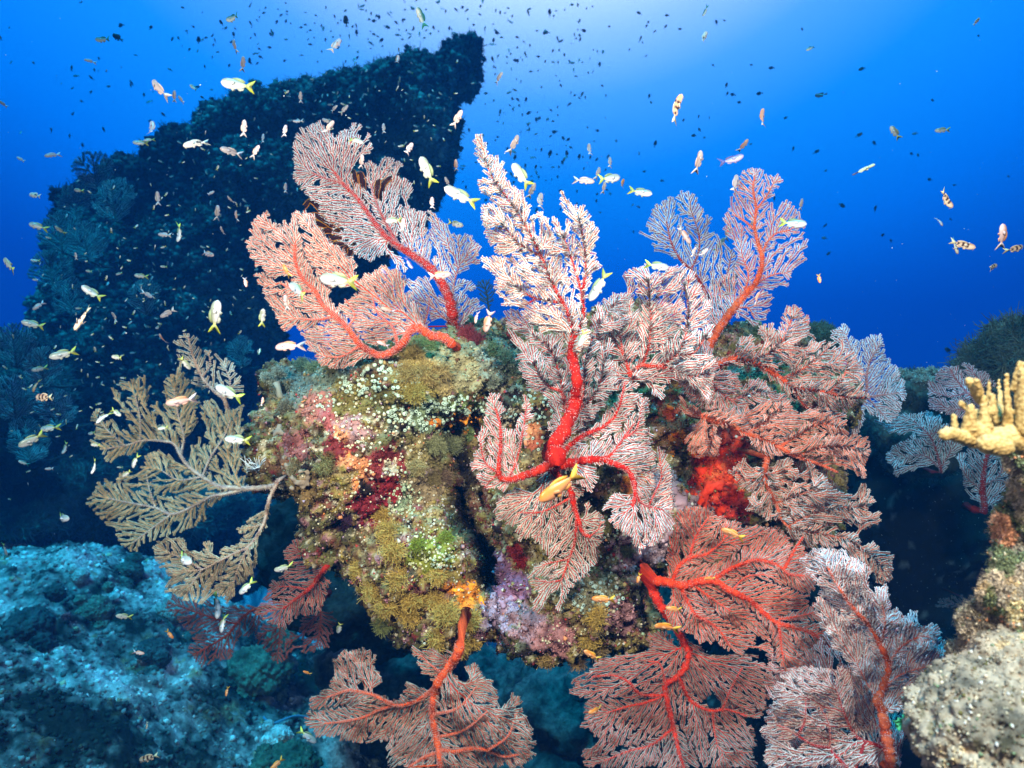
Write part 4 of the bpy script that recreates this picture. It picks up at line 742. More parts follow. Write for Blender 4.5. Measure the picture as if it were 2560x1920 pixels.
sea_fan('sea_fan', 'open blue-grey net-like sea fan spreading behind the thickest red trunk',
    [k6([(1050,350),(1130,340),(1170,430),(1280,520),(1400,500),(1450,640),(1490,700),(1500,900),(1440,1050),(1370,1200),(1330,1220),(1320,1100),(1370,1000),(1330,900),(1200,830),(1130,660),(1180,700),(1120,560)]),
     k6([(1540,650),(1600,560),(1680,520),(1740,560),(1760,700),(1770,850),(1720,980),(1600,1060),(1500,1150),(1430,1250),(1450,1120),(1520,980),(1550,820)]),
     k6([(1590,420),(1620,330),(1740,240),(1860,230),(1900,300),(1850,420),(1760,500),(1640,520)])],
    [(k6([(1390,1290),(1440,1120),(1460,1000),(1430,880),(1330,830),(1250,700)]), 8, 2.5), (k6([(1440,1000),(1420,800),(1350,600),(1250,520)]), 5, 2),
     (k6([(1480,1050),(1560,980),(1660,850),(1700,680)]), 6, 2), (k6([(1560,960),(1580,700),(1620,540),(1680,420),(1780,300)]), 4, 1.5)],
    1.19, gx=0.05, amp=0.08, pol=(0.6, 0.65, 0.67), seed=14, fringe=3.5, layers=2, sp=8.2)
sea_fan('sea_fan', 'dense wavy white sea fan with red veins to the right of the thickest red trunk',
    [z1([(930,200),(950,130),(1010,150),(1060,90),(1090,50),(1140,120),(1200,160),(1300,110),(1400,130),(1480,210),(1540,330),(1590,440),(1590,560),(1560,650),(1500,680),(1480,800),(1350,800),(1250,860),(1150,880),(1100,820),(1040,870),(960,960),(920,860),(880,760),(800,700),(720,620),(700,560),(800,470),(880,440),(900,330),(960,310)]),
     z1([(1150,880),(1350,840),(1480,800),(1560,780),(1640,860),(1640,960),(1620,1100),(1560,1130),(1500,1060),(1400,980),(1280,960),(1240,1120),(1160,1100),(1110,1000),(960,960),(1050,860)]),
     z1([(640,590),(720,620),(900,860),(960,960),(930,1040),(850,1090),(800,1000),(760,850),(700,750)])],
    [(z1([(1000,960),(970,900),(930,760),(900,620)]), 7, 2), (z1([(970,920),(1060,850),(1110,740),(1140,560),(1130,400),(1120,220)]), 8, 2.5),
     (z1([(1060,850),(1200,860),(1320,780),(1400,640),(1420,420),(1390,250)]), 8, 2.5), (z1([(1150,870),(1300,880),(1440,940),(1540,920)]), 6, 2), (z1([(940,800),(850,640),(760,560)]), 4, 2),
     (z1([(1320,780),(1460,760),(1550,640)]), 4, 2)],
    1.20, gx=0.03, amp=0.09, wl=180, pol=(0.78, 0.78, 0.76), br=(0.68,0.04,0.025), seed=15, layers=2, acute=0.93, sp=8.5, fringe=3.8, pk=4)
sea_fan('sea_fan', 'red-veined sea fan draped down the boulder front with a curled white right edge',
    [z1([(480,1480),(560,1380),(760,1280),(860,1120),(930,1000),(1000,980),(1060,1040),(1100,1200),(1120,1300),(1150,1430),(1165,1560),(1170,1659),(1010,1659),(930,1659),(800,1560),(620,1540),(500,1560)]),
     z3([(860,270),(1060,240),(1130,120),(1200,20),(1290,0),(1330,150),(1350,300),(1340,450),(1300,600),(1340,720),(1330,860),(1240,940),(1180,830),(1100,780),(1030,700),(1050,620),(970,640),(1000,560),(1080,500),(1180,540),(1200,420),(1120,340),(980,310)]),
     z3([(1355,190),(1390,200),(1430,300),(1470,330),(1480,500),(1480,650),(1440,780),(1340,880),(1290,900),(1340,740),(1300,640),(1330,560),(1370,480)]),
     z3([(800,300),(940,320),(960,420),(900,520),(840,480),(800,440)])],
    [(z3([(640,330),(760,300),(830,280),(960,275),(1060,300),(1150,340),(1200,420),(1210,520),(1190,600)]), 14, 5), (z3([(1190,420),(1240,560),(1310,600),(1400,620)]), 6, 3),
     (z3([(960,275),(1050,240),(1130,130),(1200,30)]), 9, 3), (z3([(700,230),(850,110),(1000,40),(1090,-60),(1140,-260)]), 11, 3), (z3([(1130,130),(1220,60),(1260,-100)]), 4, 2), (z3([(1320,560),(1390,400),(1380,260)]), 3, 2)],
    1.12, gx=-0.06, amp=0.08, wl=170, pol=(0.76, 0.73, 0.7), br=(0.66,0.02,0.012), st=(0.66,0.012,0.008), seed=16, layers=2, fold=1, lobes=True, sp=8.3, fringe=3.5, pk=4)
sea_fan('sea_fan', 'grey dark-veined sea fan hanging to two points over the boulder front',
    [z3([(260,560),(300,500),(420,470),(560,480),(560,380),(640,350),(760,400),(860,500),(810,560),(840,700),(880,620),(890,570),(960,620),(1000,700),(990,780),(960,860),(960,1000),(900,1000),(860,1090),(760,1200),(720,1300),(680,1340),(670,1300),(700,1180),(640,1160),(580,1220),(560,1320),(490,1330),(500,1250),(530,1190),(470,1100),(500,1000),(600,960),(560,860),(400,840),(370,740),(270,720),(240,650)])],
    [(z3([(640,330),(700,420),(760,480),(790,600),(820,700),(850,780),(900,810)]), 11, 5), (z3([(810,680),(790,850),(740,1000),(700,1110)]), 6, 2.5), (z3([(760,540),(650,600),(540,640),(400,640)]), 4, 2),
     (z3([(700,1110),(600,1120),(520,1090)]), 3, 1.5), (z3([(760,960),(660,980),(580,1000)]), 2.5, 1.5), (z3([(890,810),(950,760),(980,700)]), 3, 1.5)],
    1.13, gy=0.03, amp=0.04, wl=170, pol=(0.6, 0.57, 0.5), br=(0.52,0.018,0.012), st=(0.62,0.015,0.01), seed=17, layers=2, fold=1, sp=8.2, fringe=3.7, holes=[z3([(820,560),(870,600),(880,700),(840,700)])])
sea_fan('sea_fan', 'small cupped grey sea fan standing beside the dark crevice left of the red trunk',
    [k6([(840,1300),(880,1200),(860,1160),(910,1100),(930,1040),(950,900),(980,880),(1040,900),(1060,1000),(1050,1080),(1120,1130),(1150,1240),(1150,1400),(1060,1500),(1000,1500),(930,1500),(880,1420)]),
     k6([(1120,1130),(1150,1000),(1200,880),(1250,950),(1250,1030),(1180,1200),(1150,1260)])],
    [(k6([(1360,1340),(1250,1390),(1160,1420),(1080,1440),(1020,1400),(1030,1250),(1030,1100),(1000,980)]), 13, 3), (k6([(1020,1400),(930,1320),(900,1180)]), 4, 2),
     (k6([(1080,1440),(1140,1300),(1180,1100),(1200,960)]), 4, 2), (k6([(1020,1400),(960,1450),(930,1490)]), 5, 2)],
    1.11, gx=0.1, amp=0.045, wl=150, pol=(0.66, 0.64, 0.62), br=(0.66,0.03,0.02), st=(0.60,0.02,0.012), seed=18, fringe=3.6, sp=8.0)
sea_fan('sea_fan', 'lacy orange-red sea fan on a tall forked stem against open blue water',
    [k3([(500,1075),(560,1105),(630,1110),(665,1170),(620,1230),(585,1290),(620,1330),(610,1380),(640,1290),(700,1255),(760,1330),(790,1400),(830,1450),(800,1490),(830,1560),(820,1645),(380,1645),(320,1550),(270,1440),(310,1310),(370,1290),(310,1260),(360,1190),(400,1100)]),
     k7([(380,0),(830,10),(730,90),(740,130),(690,190),(600,200),(560,240),(605,240),(560,380),(500,460),(420,420),(350,400),(360,350),(300,380),(240,440),(190,520),(170,300),(130,230),(300,100)])],
    [(k7([(185,580),(240,480),(310,380),(400,270),(480,180),(520,90),(525,0)]) + k3([(500,1560),(480,1450),(490,1340),(470,1220),(480,1130)]), 13, 2),
     (k3([(525,1645),(560,1560),(620,1500),(700,1480),(760,1430)]), 5, 1.5), (k3([(485,1480),(400,1410),(340,1380)]), 4, 1.5), (k3([(490,1350),(550,1270),(600,1180)]), 4, 1.5),
     (k7([(400,270),(440,130),(400,0)]), 4, 1.5), (k7([(330,350),(430,330),(480,400)]), 3, 1.5), (k7([(480,180),(600,120),(680,110)]), 3, 1.5)],
    1.42, amp=0.09, pol=(0.72, 0.68, 0.7), br=(0.72,0.06,0.035), st=(0.80,0.09,0.03), seed=19, sp=8.9, fringe=3.5)
sea_fan('sea_fan', 'dim blue-tinted sea fan with dark branches left of the lacy orange-red one',
    [k3([(0,1225),(60,1235),(130,1280),(145,1350),(200,1380),(190,1470),(240,1500),(320,1600),(380,1640),(-20,1640)]),
     k2([(2210,1240),(2100,1250),(2010,1320),(1960,1420),(1900,1490),(1960,1540),(2000,1600),(2080,1645),(2280,1645)]),
     k7([(-60,-10),(380,0),(380,200),(350,330),(250,430),(180,350),(120,200),(60,100),(0,30)])],
    [(k7([(190,590),(215,440),(190,300),(130,170),(70,90),(0,20)]) + k2([(2130,1560),(2100,1430)]), 8, 2), (k7([(190,300),(290,150),(330,0)]), 4, 1.5), (k7([(70,90),(120,-30)]) + k3([(120,1500),(80,1380)]), 4, 1.5)],
    1.5, amp=0.09, pol=(0.55, 0.66, 0.72), br=(0.28,0.02,0.03), st=(0.30,0.015,0.02), seed=20, sp=8.9, fringe=3.4)
sea_fan('sea_fan', 'wide salmon sea fan reaching right from the reef top with feathery upswept plumes',
    [k7([(200,640),(340,640),(350,560),(390,510),(460,510),(480,590),(540,540),(500,470),(540,430),(600,420),(640,480),(655,370),(690,320),(755,320),(800,370),(850,460),(800,520),(720,600),(800,580),(870,520),(890,570),(950,530),(1010,560),(1100,620),(1150,720),(1180,850),(1220,910),(1090,960),(1070,1040),(1060,1150),(960,1080),(850,980),(750,940),(640,880),(560,780),(480,720),(400,720),(260,720)])],
    [(k7([(190,720),(270,690),(350,660),(450,680),(540,710),(650,790),(730,850),(850,860),(960,880),(1080,910),(1200,910)]), 12, 3), (k7([(450,670),(580,620),(660,540),(720,400)]), 5, 2),
     (k7([(650,790),(800,720),(900,640),(960,580)]), 4, 1.5), (k7([(730,850),(800,960),(920,1030),(1040,1100)]), 5, 1.5), (k7([(960,880),(1050,780),(1080,680)]), 4, 1.5), (k7([(350,660),(370,580)]), 3, 1.5)],
    1.33, gx=0.12, amp=0.09, wl=200, pol=(0.7, 0.6, 0.56), br=(0.78,0.10,0.05), st=(0.80,0.08,0.03), seed=21, fringe=3.5, layers=2, sp=8.0)
sea_fan('sea_fan', 'pale lilac sea fan with fine branches standing behind the salmon one at the right',
    [k7([(960,490),(1030,430),(1060,425),(1100,490),(1070,560),(1130,530),(1200,500),(1300,510),(1335,580),(1330,650),(1400,700),(1450,800),(1450,900),(1410,1000),(1380,1080),(1280,1090),(1200,1000),(1150,940),(1150,760),(1060,620)]),
     k7([(1050,960),(1180,980),(1180,1060),(1160,1150),(1080,1150)])],
    [(k7([(1130,960),(1195,900),(1200,780),(1220,680),(1280,570)]), 5, 1.5), (k7([(1195,910),(1290,895),(1400,880)]), 4, 1.5), (k7([(1195,900),(1270,980),(1330,1050)]), 3, 1.5), (k7([(1200,780),(1120,640),(1050,480)]), 3, 1.5)],
    1.72, amp=0.08, pol=(0.78, 0.78, 0.84), br=(0.5, 0.12, 0.12), seed=22, sp=7.1, fringe=3.6)
sea_fan('sea_fan', 'bright coral-orange sea fan sweeping right over the red sponge',
    [k7([(340,1040),(400,960),(480,1000),(560,940),(680,930),(700,1000),(800,1000),(900,1010),(1060,1060),(1060,1150),(1110,1150),(1180,1170),(1215,1290),(1180,1430),(1100,1400),(1000,1340),(900,1330),(760,1290),(700,1280),(580,1320),(500,1260),(450,1190),(380,1110)]),
     k7([(0,900),(60,960),(160,1000),(340,1000),(400,1080),(330,1110),(240,1100),(200,1060),(60,1040),(0,1000)]),
     k7([(150,1060),(230,1100),(250,1200),(240,1310),(160,1300),(60,1250),(30,1160)])],
    [(k7([(150,1030),(240,1060),(330,1080),(430,1140),(540,1180),(640,1230),(750,1290),(900,1340),(1010,1390)]), 9, 3), (k7([(430,1140),(560,1060),(650,980)]), 4, 1.5), (k7([(640,1230),(760,1150),(900,1080),(1030,1100)]), 5, 1.5),
     (k7([(750,1290),(900,1230),(1060,1230),(1180,1250)]), 5, 1.5), (k7([(200,1050),(210,1150),(180,1260)]), 3, 1.5), (k7([(240,1060),(120,1010),(20,960)]), 3, 1.5)],
    1.26, gx=0.05, amp=0.08, wl=180, pol=(0.74,0.46,0.38), br=(0.86,0.13,0.06), st=(0.85,0.11,0.05), seed=23, layers=2, sp=7.8)
sea_fan('sea_fan', 'tangled salmon sea fan below the coral-orange one with dark gaps at its right rim',
    [k7([(290,1390),(400,1290),(480,1400),(540,1400),(640,1310),(720,1310),(760,1450),(860,1480),(920,1560),(840,1646),(420,1646),(440,1540),(360,1480)]),
     k7([(800,1330),(900,1380),(960,1480),(1060,1540),(1130,1570),(1155,1460),(1230,1510),(1250,1600),(1220,1660),(860,1660),(920,1560),(800,1420)]),
     k10([(440,-10),(1200,-10),(1290,30),(1270,90),(1130,90),(1050,60),(960,150),(1130,120),(1150,250),(1240,180),(1310,290),(1360,290),(1350,440),(1290,480),(1180,400),(1100,260),(990,240),(880,210),(800,240),(700,170),(640,60),(520,40)])],
    [(k7([(560,1300),(545,1400),(570,1500),(620,1600),(660,1700),(720,1760)]), 8, 3), (k7([(560,1440),(430,1440),(350,1400)]), 4, 1.5), (k7([(610,1590),(760,1540),(860,1500)]), 4, 1.5),
     (k7([(700,1740),(900,1640),(1060,1620),(1200,1600)]), 5, 2), (k7([(720,1760),(900,1790),(1100,1830),(1260,1950)]), 4, 1.5), (k7([(1100,1830),(1200,1900),(1300,2000)]), 3, 1.5)],
    1.30, gx=0.05, amp=0.07, wl=170, pol=(0.68, 0.57, 0.51), br=(0.72,0.10,0.05), seed=24, fringe=3.5, layers=2, sp=8.2)
sea_fan('sea_fan', 'large red sea fan with the brightest thick knobbly forked stem at the lower right',
    [k10([(0,-20),(160,-30),(280,40),(440,110),(600,90),(680,180),(790,230),(830,350),(860,450),(820,560),(870,640),(930,700),(980,800),(1000,900),(930,1000),(800,1010),(720,1010),(660,1040),(620,930),(560,900),(440,880),(380,920),(290,900),(180,860),(60,820),(-60,760),(-100,650),(-60,520),(-80,300),(-60,100)])],
    [(k9([(2025,440),(2100,450),(2200,470)]) + k10([(110,450),(210,440),(330,510),(440,560),(530,640),(620,710),(730,740),(850,780),(920,830),(990,890)]), 12, 4),
     (k10([(210,440),(300,380),(380,340),(480,310),(570,320),(640,350),(700,400),(800,410)]), 9, 3.5), (k10([(-40,420),(0,340),(80,290),(170,270),(270,190),(290,150)]), 8, 2.5),
     (k10([(0,470),(60,600),(100,660),(190,710),(260,770),(320,860)]), 7, 3), (k10([(635,720),(650,850),(665,950)]), 6, 2.5), (k10([(680,350),(740,240),(790,160)]), 6, 3),
     (k10([(640,690),(760,670),(880,640)]), 4, 2), (k10([(60,300),(100,160),(180,40)]), 5, 2), (k10([(330,510),(420,420),(540,400)]), 3, 2), (k10([(100,480),(240,580),(330,640)]), 4, 2)],
    1.17, gx=-0.05, amp=0.08, wl=200, pol=(0.60,0.40,0.32), br=(0.85,0.05,0.022), st=(0.95,0.045,0.018), seed=25, layers=2, fold=1, sp=7.2, fringe=2.9)
sea_fan('sea_fan', 'white-blue sea fan with curled pinkish edge on an upright orange stem',
    [k10([(770,300),(860,230),(990,230),(1080,270),(1150,330),(1210,400),(1210,490),(1330,490),(1350,620),(1410,600),(1410,680),(1500,650),(1540,750),(1600,710),(1690,800),(1720,920),(1740,980),(1640,1050),(1550,1120),(1480,1200),(1460,1290),(1380,1300),(1300,1280),(1260,1180),(1180,1110),(1100,1000),(1000,900),(940,780),(900,700),(850,600),(900,500),(820,400)])],
    [(k10([(1370,1660),(1350,1540),(1320,1400),(1300,1280),(1270,1210),(1310,1130),(1340,980),(1290,860),(1240,760),(1100,600),(1000,450),(950,350)]), 16, 3), (k10([(1340,980),(1430,860),(1560,800),(1650,830)]), 4, 2),
     (k10([(1310,1130),(1430,1040),(1600,990)]), 3, 1.5), (k10([(1290,860),(1320,720),(1300,600)]), 4, 2), (k10([(1270,1210),(1180,1060),(1140,980)]), 4, 2)],
    1.0, gx=-0.1, amp=0.09, wl=180, pol=(0.78,0.74,0.76), br=(0.62,0.10,0.07), st=(0.72,0.09,0.04), seed=26, layers=2, fold=1, sp=7.6, fringe=3.7, pk=5, root=0.02)
sea_fan('sea_fan', 'upright cream and pink sea fan in the bottom right between the two red-stemmed ones',
    [k10([(560,1230),(600,1120),(660,1040),(800,1000),(880,1010),(1000,980),(1100,1010),(1180,1110),(1270,1220),(1300,1400),(1330,1646),(540,1646),(530,1560),(600,1500),(520,1400),(600,1340)])],
    [(k10([(1340,1530),(1240,1490),(1170,1470),(1110,1410),(1050,1280),(1000,1120)]), 6, 2), (k10([(1110,1700),(1070,1640),(990,1560),(960,1520),(860,1500),(760,1440),(700,1400),(620,1370)]), 7, 2.5),
     (k10([(760,1430),(800,1350),(810,1200)]), 4, 1.5), (k10([(960,1520),(960,1380),(900,1250)]), 3, 1.5)],
    1.05, amp=0.08, wl=180, pol=(0.78,0.62,0.57), br=(0.52,0.06,0.06), st=(0.55,0.03,0.04), seed=27, layers=2, fold=1, sp=8.0, fringe=3.5, pk=5, holes=[k10([(700,1480),(780,1450),(820,1490),(740,1530)])], root=0.03)
sea_fan('sea_fan', 'broad round red-veined sea fan at the bottom, below the right end of the boulder',
    [k9([(1465,1080),(1560,1040),(1650,960),(1750,940),(1900,930),(1960,880),(2000,760),(2080,760),(2130,850),(2250,900),(2250,1660),(1560,1660),(1550,1520),(1660,1480),(1560,1370),(1570,1270),(1560,1200),(1480,1170)]),
     k10([(0,800),(200,930),(280,930),(440,920),(520,940),(600,1040),(610,1130),(560,1230),(520,1330),(430,1320),(460,1400),(490,1450),(480,1560),(520,1640),(0,1660),(-60,1300)])],
    [(k9([(2010,500),(2060,600),(2120,680),(2180,780),(2230,880)]) + k10([(60,900),(40,980),(0,1040)]) + k9([(2150,1070),(2090,1110),(2100,1200),(2130,1330),(2160,1450),(2180,1550),(2212,1650)]), 13, 5),
     (k9([(2060,1180),(1930,1170),(1850,1090),(1750,1050),(1620,1060)]), 6, 2.5), (k9([(2060,1190),(1950,1230),(1850,1250),(1720,1290)]), 5, 2), (k9([(2130,1400),(2000,1500),(1850,1540),(1700,1600)]), 5, 2),
     (k10([(0,1080),(60,1200),(120,1250),(210,1280),(300,1270),(430,1310)]), 8, 3), (k10([(210,1280),(220,1400),(240,1500)]), 4, 2), (k10([(270,1280),(330,1130),(400,1000)]), 4, 1.5), (k9([(2090,1120),(2060,980),(1980,960)]), 4, 2)],
    1.19, gx=-0.05, amp=0.08, wl=220, pol=(0.46,0.37,0.32), br=(0.58,0.03,0.022), st=(0.72,0.028,0.018), seed=28, layers=2, fold=1, sp=8.0, fringe=2.9,
    holes=[k10([(170,1210),(200,1180),(260,1200),(260,1260),(200,1250)])])
sea_fan('sea_fan', 'sea fan hanging below the boulder with a white crest at its right',
    [k9([(-60,1000),(0,880),(100,870),(200,900),(240,950),(200,1020),(280,1070),(250,1120),(190,1150),(130,1140),(80,1090),(110,1160),(330,1220),(390,1160),(440,1100),(490,1130),(540,1160),(620,1170),(600,1300),(620,1440),(500,1480),(320,1500),(180,1500),(0,1480),(-180,1440),(-220,1300),(-190,1200),(-80,1130)]),
     k9([(620,1180),(680,1060),(760,1100),(820,1120),(850,1050),(815,990),(880,980),(920,1060),(980,1120),(1010,1200),(1010,1330),(1060,1190),(1085,1280),(1110,1290),(1105,1140),(1150,1190),(1190,1330),(1230,1450),(1240,1570),(1180,1660),(300,1660),(310,1500),(500,1480),(620,1440)]),
     k9([(470,880),(600,880),(700,930),(740,1020),(680,1060),(600,1090),(520,1040)])],
    [(k9([(770,850),(760,900),(720,970),(660,1040),(620,1130),(600,1220),(600,1330),(620,1460),(640,1560),(650,1660)]), 13, 8),
     (k9([(640,1110),(560,1170),(470,1220),(380,1240),(300,1220),(220,1180),(100,1150),(40,1150),(-80,1190)]), 7, 2.5), (k9([(350,1240),(250,1270),(150,1320),(0,1350),(-100,1360)]), 4.5, 2),
     (k9([(640,1530),(740,1540),(850,1520),(950,1530),(1050,1570),(1150,1560)]), 7, 2.5), (k9([(600,1300),(760,1260),(880,1120)]), 4, 1.5), (k9([(620,1450),(800,1400),(950,1280)]), 4, 1.5), (k9([(950,1530),(1080,1440),(1130,1300)]), 4, 1.5),
     (k9([(660,1040),(580,980),(520,920)]), 3, 1.5), (k9([(440,1640),(540,1580),(640,1540)]), 3, 6)],
    1.13, gy=-0.06, amp=0.08, wl=200, pol=(0.42,0.40,0.33), br=(0.55,0.045,0.025), st=(0.78,0.075,0.025), seed=29, layers=2, fold=1, dots=36, sp=7.8, fringe=3.0, holes=[k9([(90,1090),(140,1080),(160,1130),(110,1150)])])
sea_fan('sea_fan', 'greyish pink folded sea fan at the lower left corner of the boulder underside',
    [k8([(1640,620),(1700,560),(1740,500),(1740,430),(1820,400),(1860,330),(1820,270),(1870,180),(1960,150),(2060,250),(2095,310),(2060,400),(2120,440),(2110,500),(2080,600),(2040,640),(1900,700),(1820,760),(1740,740),(1660,690)])],
    [(k8([(2130,300),(2090,360),(2040,430),(1980,500),(1900,560),(1820,620)]), 9, 3), (k8([(2090,340),(2000,290),(1920,250)]), 4, 1.5), (k8([(1980,500),(1880,480),(1790,480)]), 3, 1.5)],
    1.36, amp=0.08, wl=170, pol=(0.36,0.28,0.25), br=(0.42,0.03,0.025), st=(0.5,0.02,0.015), seed=30, sp=6.8, fringe=2.6)
sea_fan('sea_fan', 'dark red-brown sea fan spread low over the pale sea bed left of the boulder',
    [k8([(1070,590),(1130,530),(1250,560),(1400,600),(1520,580),(1640,600),(1700,700),(1880,750),(1900,850),(1840,960),(1780,990),(1720,930),(1640,830),(1540,800),(1500,950),(1400,980),(1290,990),(1190,900),(1250,820),(1190,760),(1110,660)]),
     k8([(1940,680),(2160,620),(2165,720),(2100,880),(2040,910),(1930,900),(1920,800)])],
    [(k8([(2080,560),(1900,600),(1660,620),(1580,660),(1520,720),(1460,790),(1350,860),(1260,910)]), 6, 2), (k8([(1520,720),(1400,690),(1250,640),(1150,600)]), 3.5, 1.5), (k8([(1800,620),(1800,760),(1790,900)]), 2.5, 1.5),
     (k8([(2060,580),(2060,720),(2040,850)]), 3, 1.5)],
    1.55, amp=0.08, pol=(0.17,0.13,0.13), br=(0.24,0.025,0.02), seed=31, sp=7.1, fringe=2.2, root=0.05)
sea_fan('sea_fan', 'dusky pink sea fan behind the orange-stemmed one in the lower right',
    [k10([(560,900),(760,960),(980,700),(1100,520),(1300,560),(1500,760),(1640,800),(1700,960),(1560,1150),(1500,1300),(1420,1500),(1400,1700),(560,1700),(540,1200)])],
    [(k10([(1380,1700),(1250,1560),(1180,1400),(1120,1200),(1140,1000),(1220,800)]), 6, 2), (k10([(1120,1200),(980,1100),(820,1040)]), 3, 1.5), (k10([(1180,1400),(1000,1330),(760,1300)]), 3, 1.5), (k10([(1180,1400),(1320,1280),(1440,1100),(1560,980)]), 4, 1.5), (k10([(1250,1560),(1000,1620),(760,1600)]), 3, 1.5)],
    1.17, amp=0.07, pol=(0.74,0.60,0.60), br=(0.55,0.06,0.07), seed=43, layers=2, fold=1, sp=8.0, fringe=3.2, root=0.03)
sea_fan('sea_fan', 'grey shaded sea fan deep behind the tangled salmon one',
    [k7([(740,1310),(900,1330),(1000,1450),(1080,1560),(1100,1700),(900,1700),(820,1560),(760,1450)]), k7([(380,1000),(560,930),(720,960),(760,1100),(700,1250),(560,1300),(420,1200)])],
    [(k7([(800,1720),(820,1560),(800,1420)]), 4, 1.5), (k7([(800,1420),(700,1280),(600,1150),(520,1040)]), 3, 1.5), (k7([(820,1560),(940,1500),(1000,1480)]), 3, 1.5)],
    1.40, amp=0.08, pol=(0.36,0.35,0.35), br=(0.40,0.05,0.03), seed=41, sp=8.0, fringe=2.9)
sea_fan('sea_fan', 'small rose-grey sea fan filling the gap between the white wavy and salmon sea fans',
    [k7([(0,560),(100,520),(200,600),(260,740),(360,760),(420,880),(440,1000),(340,1040),(200,1000),(80,960),(0,860),(-60,700)]), k7([(440,780),(560,800),(640,900),(700,960),(560,960),(470,980),(420,880)])],
    [(k7([(180,760),(240,860),(330,930),(400,990)]), 5, 1.5), (k7([(180,760),(100,700),(40,620)]), 4, 1.5), (k7([(240,860),(120,900),(40,880)]), 3, 1.5), (k7([(330,930),(470,880),(560,880)]), 3, 1.5)],
    1.31, amp=0.08, wl=180, pol=(0.58,0.50,0.48), br=(0.62,0.06,0.04), seed=42, layers=2, sp=7.8, fringe=3.1)
GRN = (0.34, 0.37, 0.27); GBR = (0.42, 0.27, 0.14); GST = (0.40, 0.29, 0.30)
sea_fan('sea_fan', 'large yellow-grey sea fan with mauve stem reaching left from the boulder into dark water',
    [k4([(1040,800),(1100,740),(1130,760),(1155,700),(1180,770),(1240,850),(1270,960),(1250,1080),(1200,1180),(1160,1280),(1090,1190),(1050,1100),(1040,960)]),
     k4([(710,850),(760,810),(820,800),(860,760),(930,780),(940,860),(930,1000),(960,1000),(970,920),(1000,940),(1000,1060),(1060,1170),(1100,1190),(920,1190),(880,1250),(780,1310),(690,1330),(640,1260),(570,1200),(570,1170),(640,1120),(570,1060),(600,980),(700,1070),(790,1130),(830,1080),(770,1000),(720,930)]),
     k4([(560,1550),(650,1430),(720,1450),(780,1375),(830,1420),(910,1370),(915,1300),(990,1240),(1080,1290),(1110,1340),(1200,1340),(1210,1250),(1260,1180),(1350,1120),(1280,1040),(1300,960),(1340,920),(1400,960),(1480,1000),(1560,960),(1560,1100),(1540,1200),(1560,1400),(1540,1480),(1400,1560),(1330,1640),(1280,1720),(1200,1760),(1100,1800),(960,1840),(850,1930),(780,1860),(740,1790),(630,1700),(610,1640),(560,1600)])],
    [(k4([(1760,1480),(1680,1490),(1600,1495),(1500,1490),(1400,1480),(1300,1420),(1210,1350),(1160,1280),(1120,1210),(1050,1190),(930,1185),(800,1220),(680,1240)]), 7.5, 1.5),
     (k4([(1600,1490),(1450,1530),(1350,1550),(1200,1630),(1100,1660),(1000,1620),(850,1590),(700,1560)]), 7, 2), (k4([(1160,1280),(1180,1160),(1140,1000),(1120,850)]), 4, 1.5), (k4([(900,1190),(900,1050),(870,900)]), 3, 1.5),
     (k4([(1300,1420),(1350,1300),(1440,1160),(1480,1060)]), 4, 1.5), (k4([(1000,1620),(960,1500),(940,1400)]), 3, 1.5), (k4([(1100,1660),(980,1750),(860,1840)]), 3, 1.5), (k4([(1300,1420),(1150,1440),(1040,1380)]), 3, 1.5), (k4([(800,1215),(700,1130),(620,1040)]), 2.5, 1.5)],
    1.33, gx=0.05, amp=0.07, wl=220, pol=GRN, br=GBR, st=GST, seed=32, layers=2, r_br=0.95, fold=1, sp=9.8, fringe=3.1, holes=[k4([(1200,1180),(1260,1120),(1280,1180),(1230,1240)])])
sea_fan('sea_fan', 'upright feathery blue-grey sea fan above the yellow-grey one at the boulder shoulder',
    [k4([(1120,600),(1120,520),(1160,520),(1200,475),(1240,500),(1280,460),(1285,570),(1350,600),(1400,660),(1400,605),(1480,660),(1530,720),(1570,790),(1610,860),(1540,890),(1450,930),(1400,880),(1340,830),(1270,860),(1230,770),(1190,700),(1130,660)])],
    [(k4([(1490,1120),(1465,1050),(1465,1000),(1440,920),(1380,870),(1300,780),(1240,640),(1210,520)]), 6, 2), (k4([(1440,920),(1480,820),(1450,720)]), 3, 1.5), (k4([(1300,780),(1350,700),(1340,620)]), 2.5, 1.5)],
    1.36, amp=0.08, wl=170, pol=(0.50,0.54,0.46), br=(0.40,0.25,0.17), st=(0.42,0.25,0.24), seed=33, r_br=0.95, sp=10.4, fringe=3.1)
sea_fan('sea_fan', 'khaki sea fan drooping to the lower left with two rounded lobes over blue-black water',
    [k8([(970,260),(1000,190),(1100,170),(1190,180),(1210,230),(1260,250),(1330,160),(1350,200),(1340,300),(1430,230),(1530,200),(1510,120),(1600,40),(1680,0),(1735,0),(1700,150),(1640,250),(1620,400),(1540,500),(1440,590),(1360,540),(1270,600),(1170,560),(1040,510),(1080,430),(1030,380)])],
    [(k4([(1790,1440),(1740,1540)]) + k8([(1720,-30),(1700,60),(1660,140),(1600,220),(1500,270),(1400,320),(1300,370),(1200,380)]), 5.5, 1.5), (k8([(1600,220),(1540,340),(1500,460)]), 3, 1.5), (k8([(1300,370),(1180,300),(1080,260)]), 3, 1.5), (k8([(1300,370),(1220,480)]), 2.5, 1.5), (k8([(1690,80),(1610,100)]), 2, 1.5)],
    1.29, amp=0.08, wl=170, pol=(0.56,0.53,0.37), br=(0.42,0.26,0.17), st=(0.46,0.27,0.25), seed=34, r_br=0.95, layers=2, fold=1, sp=9.6, fringe=3.1)
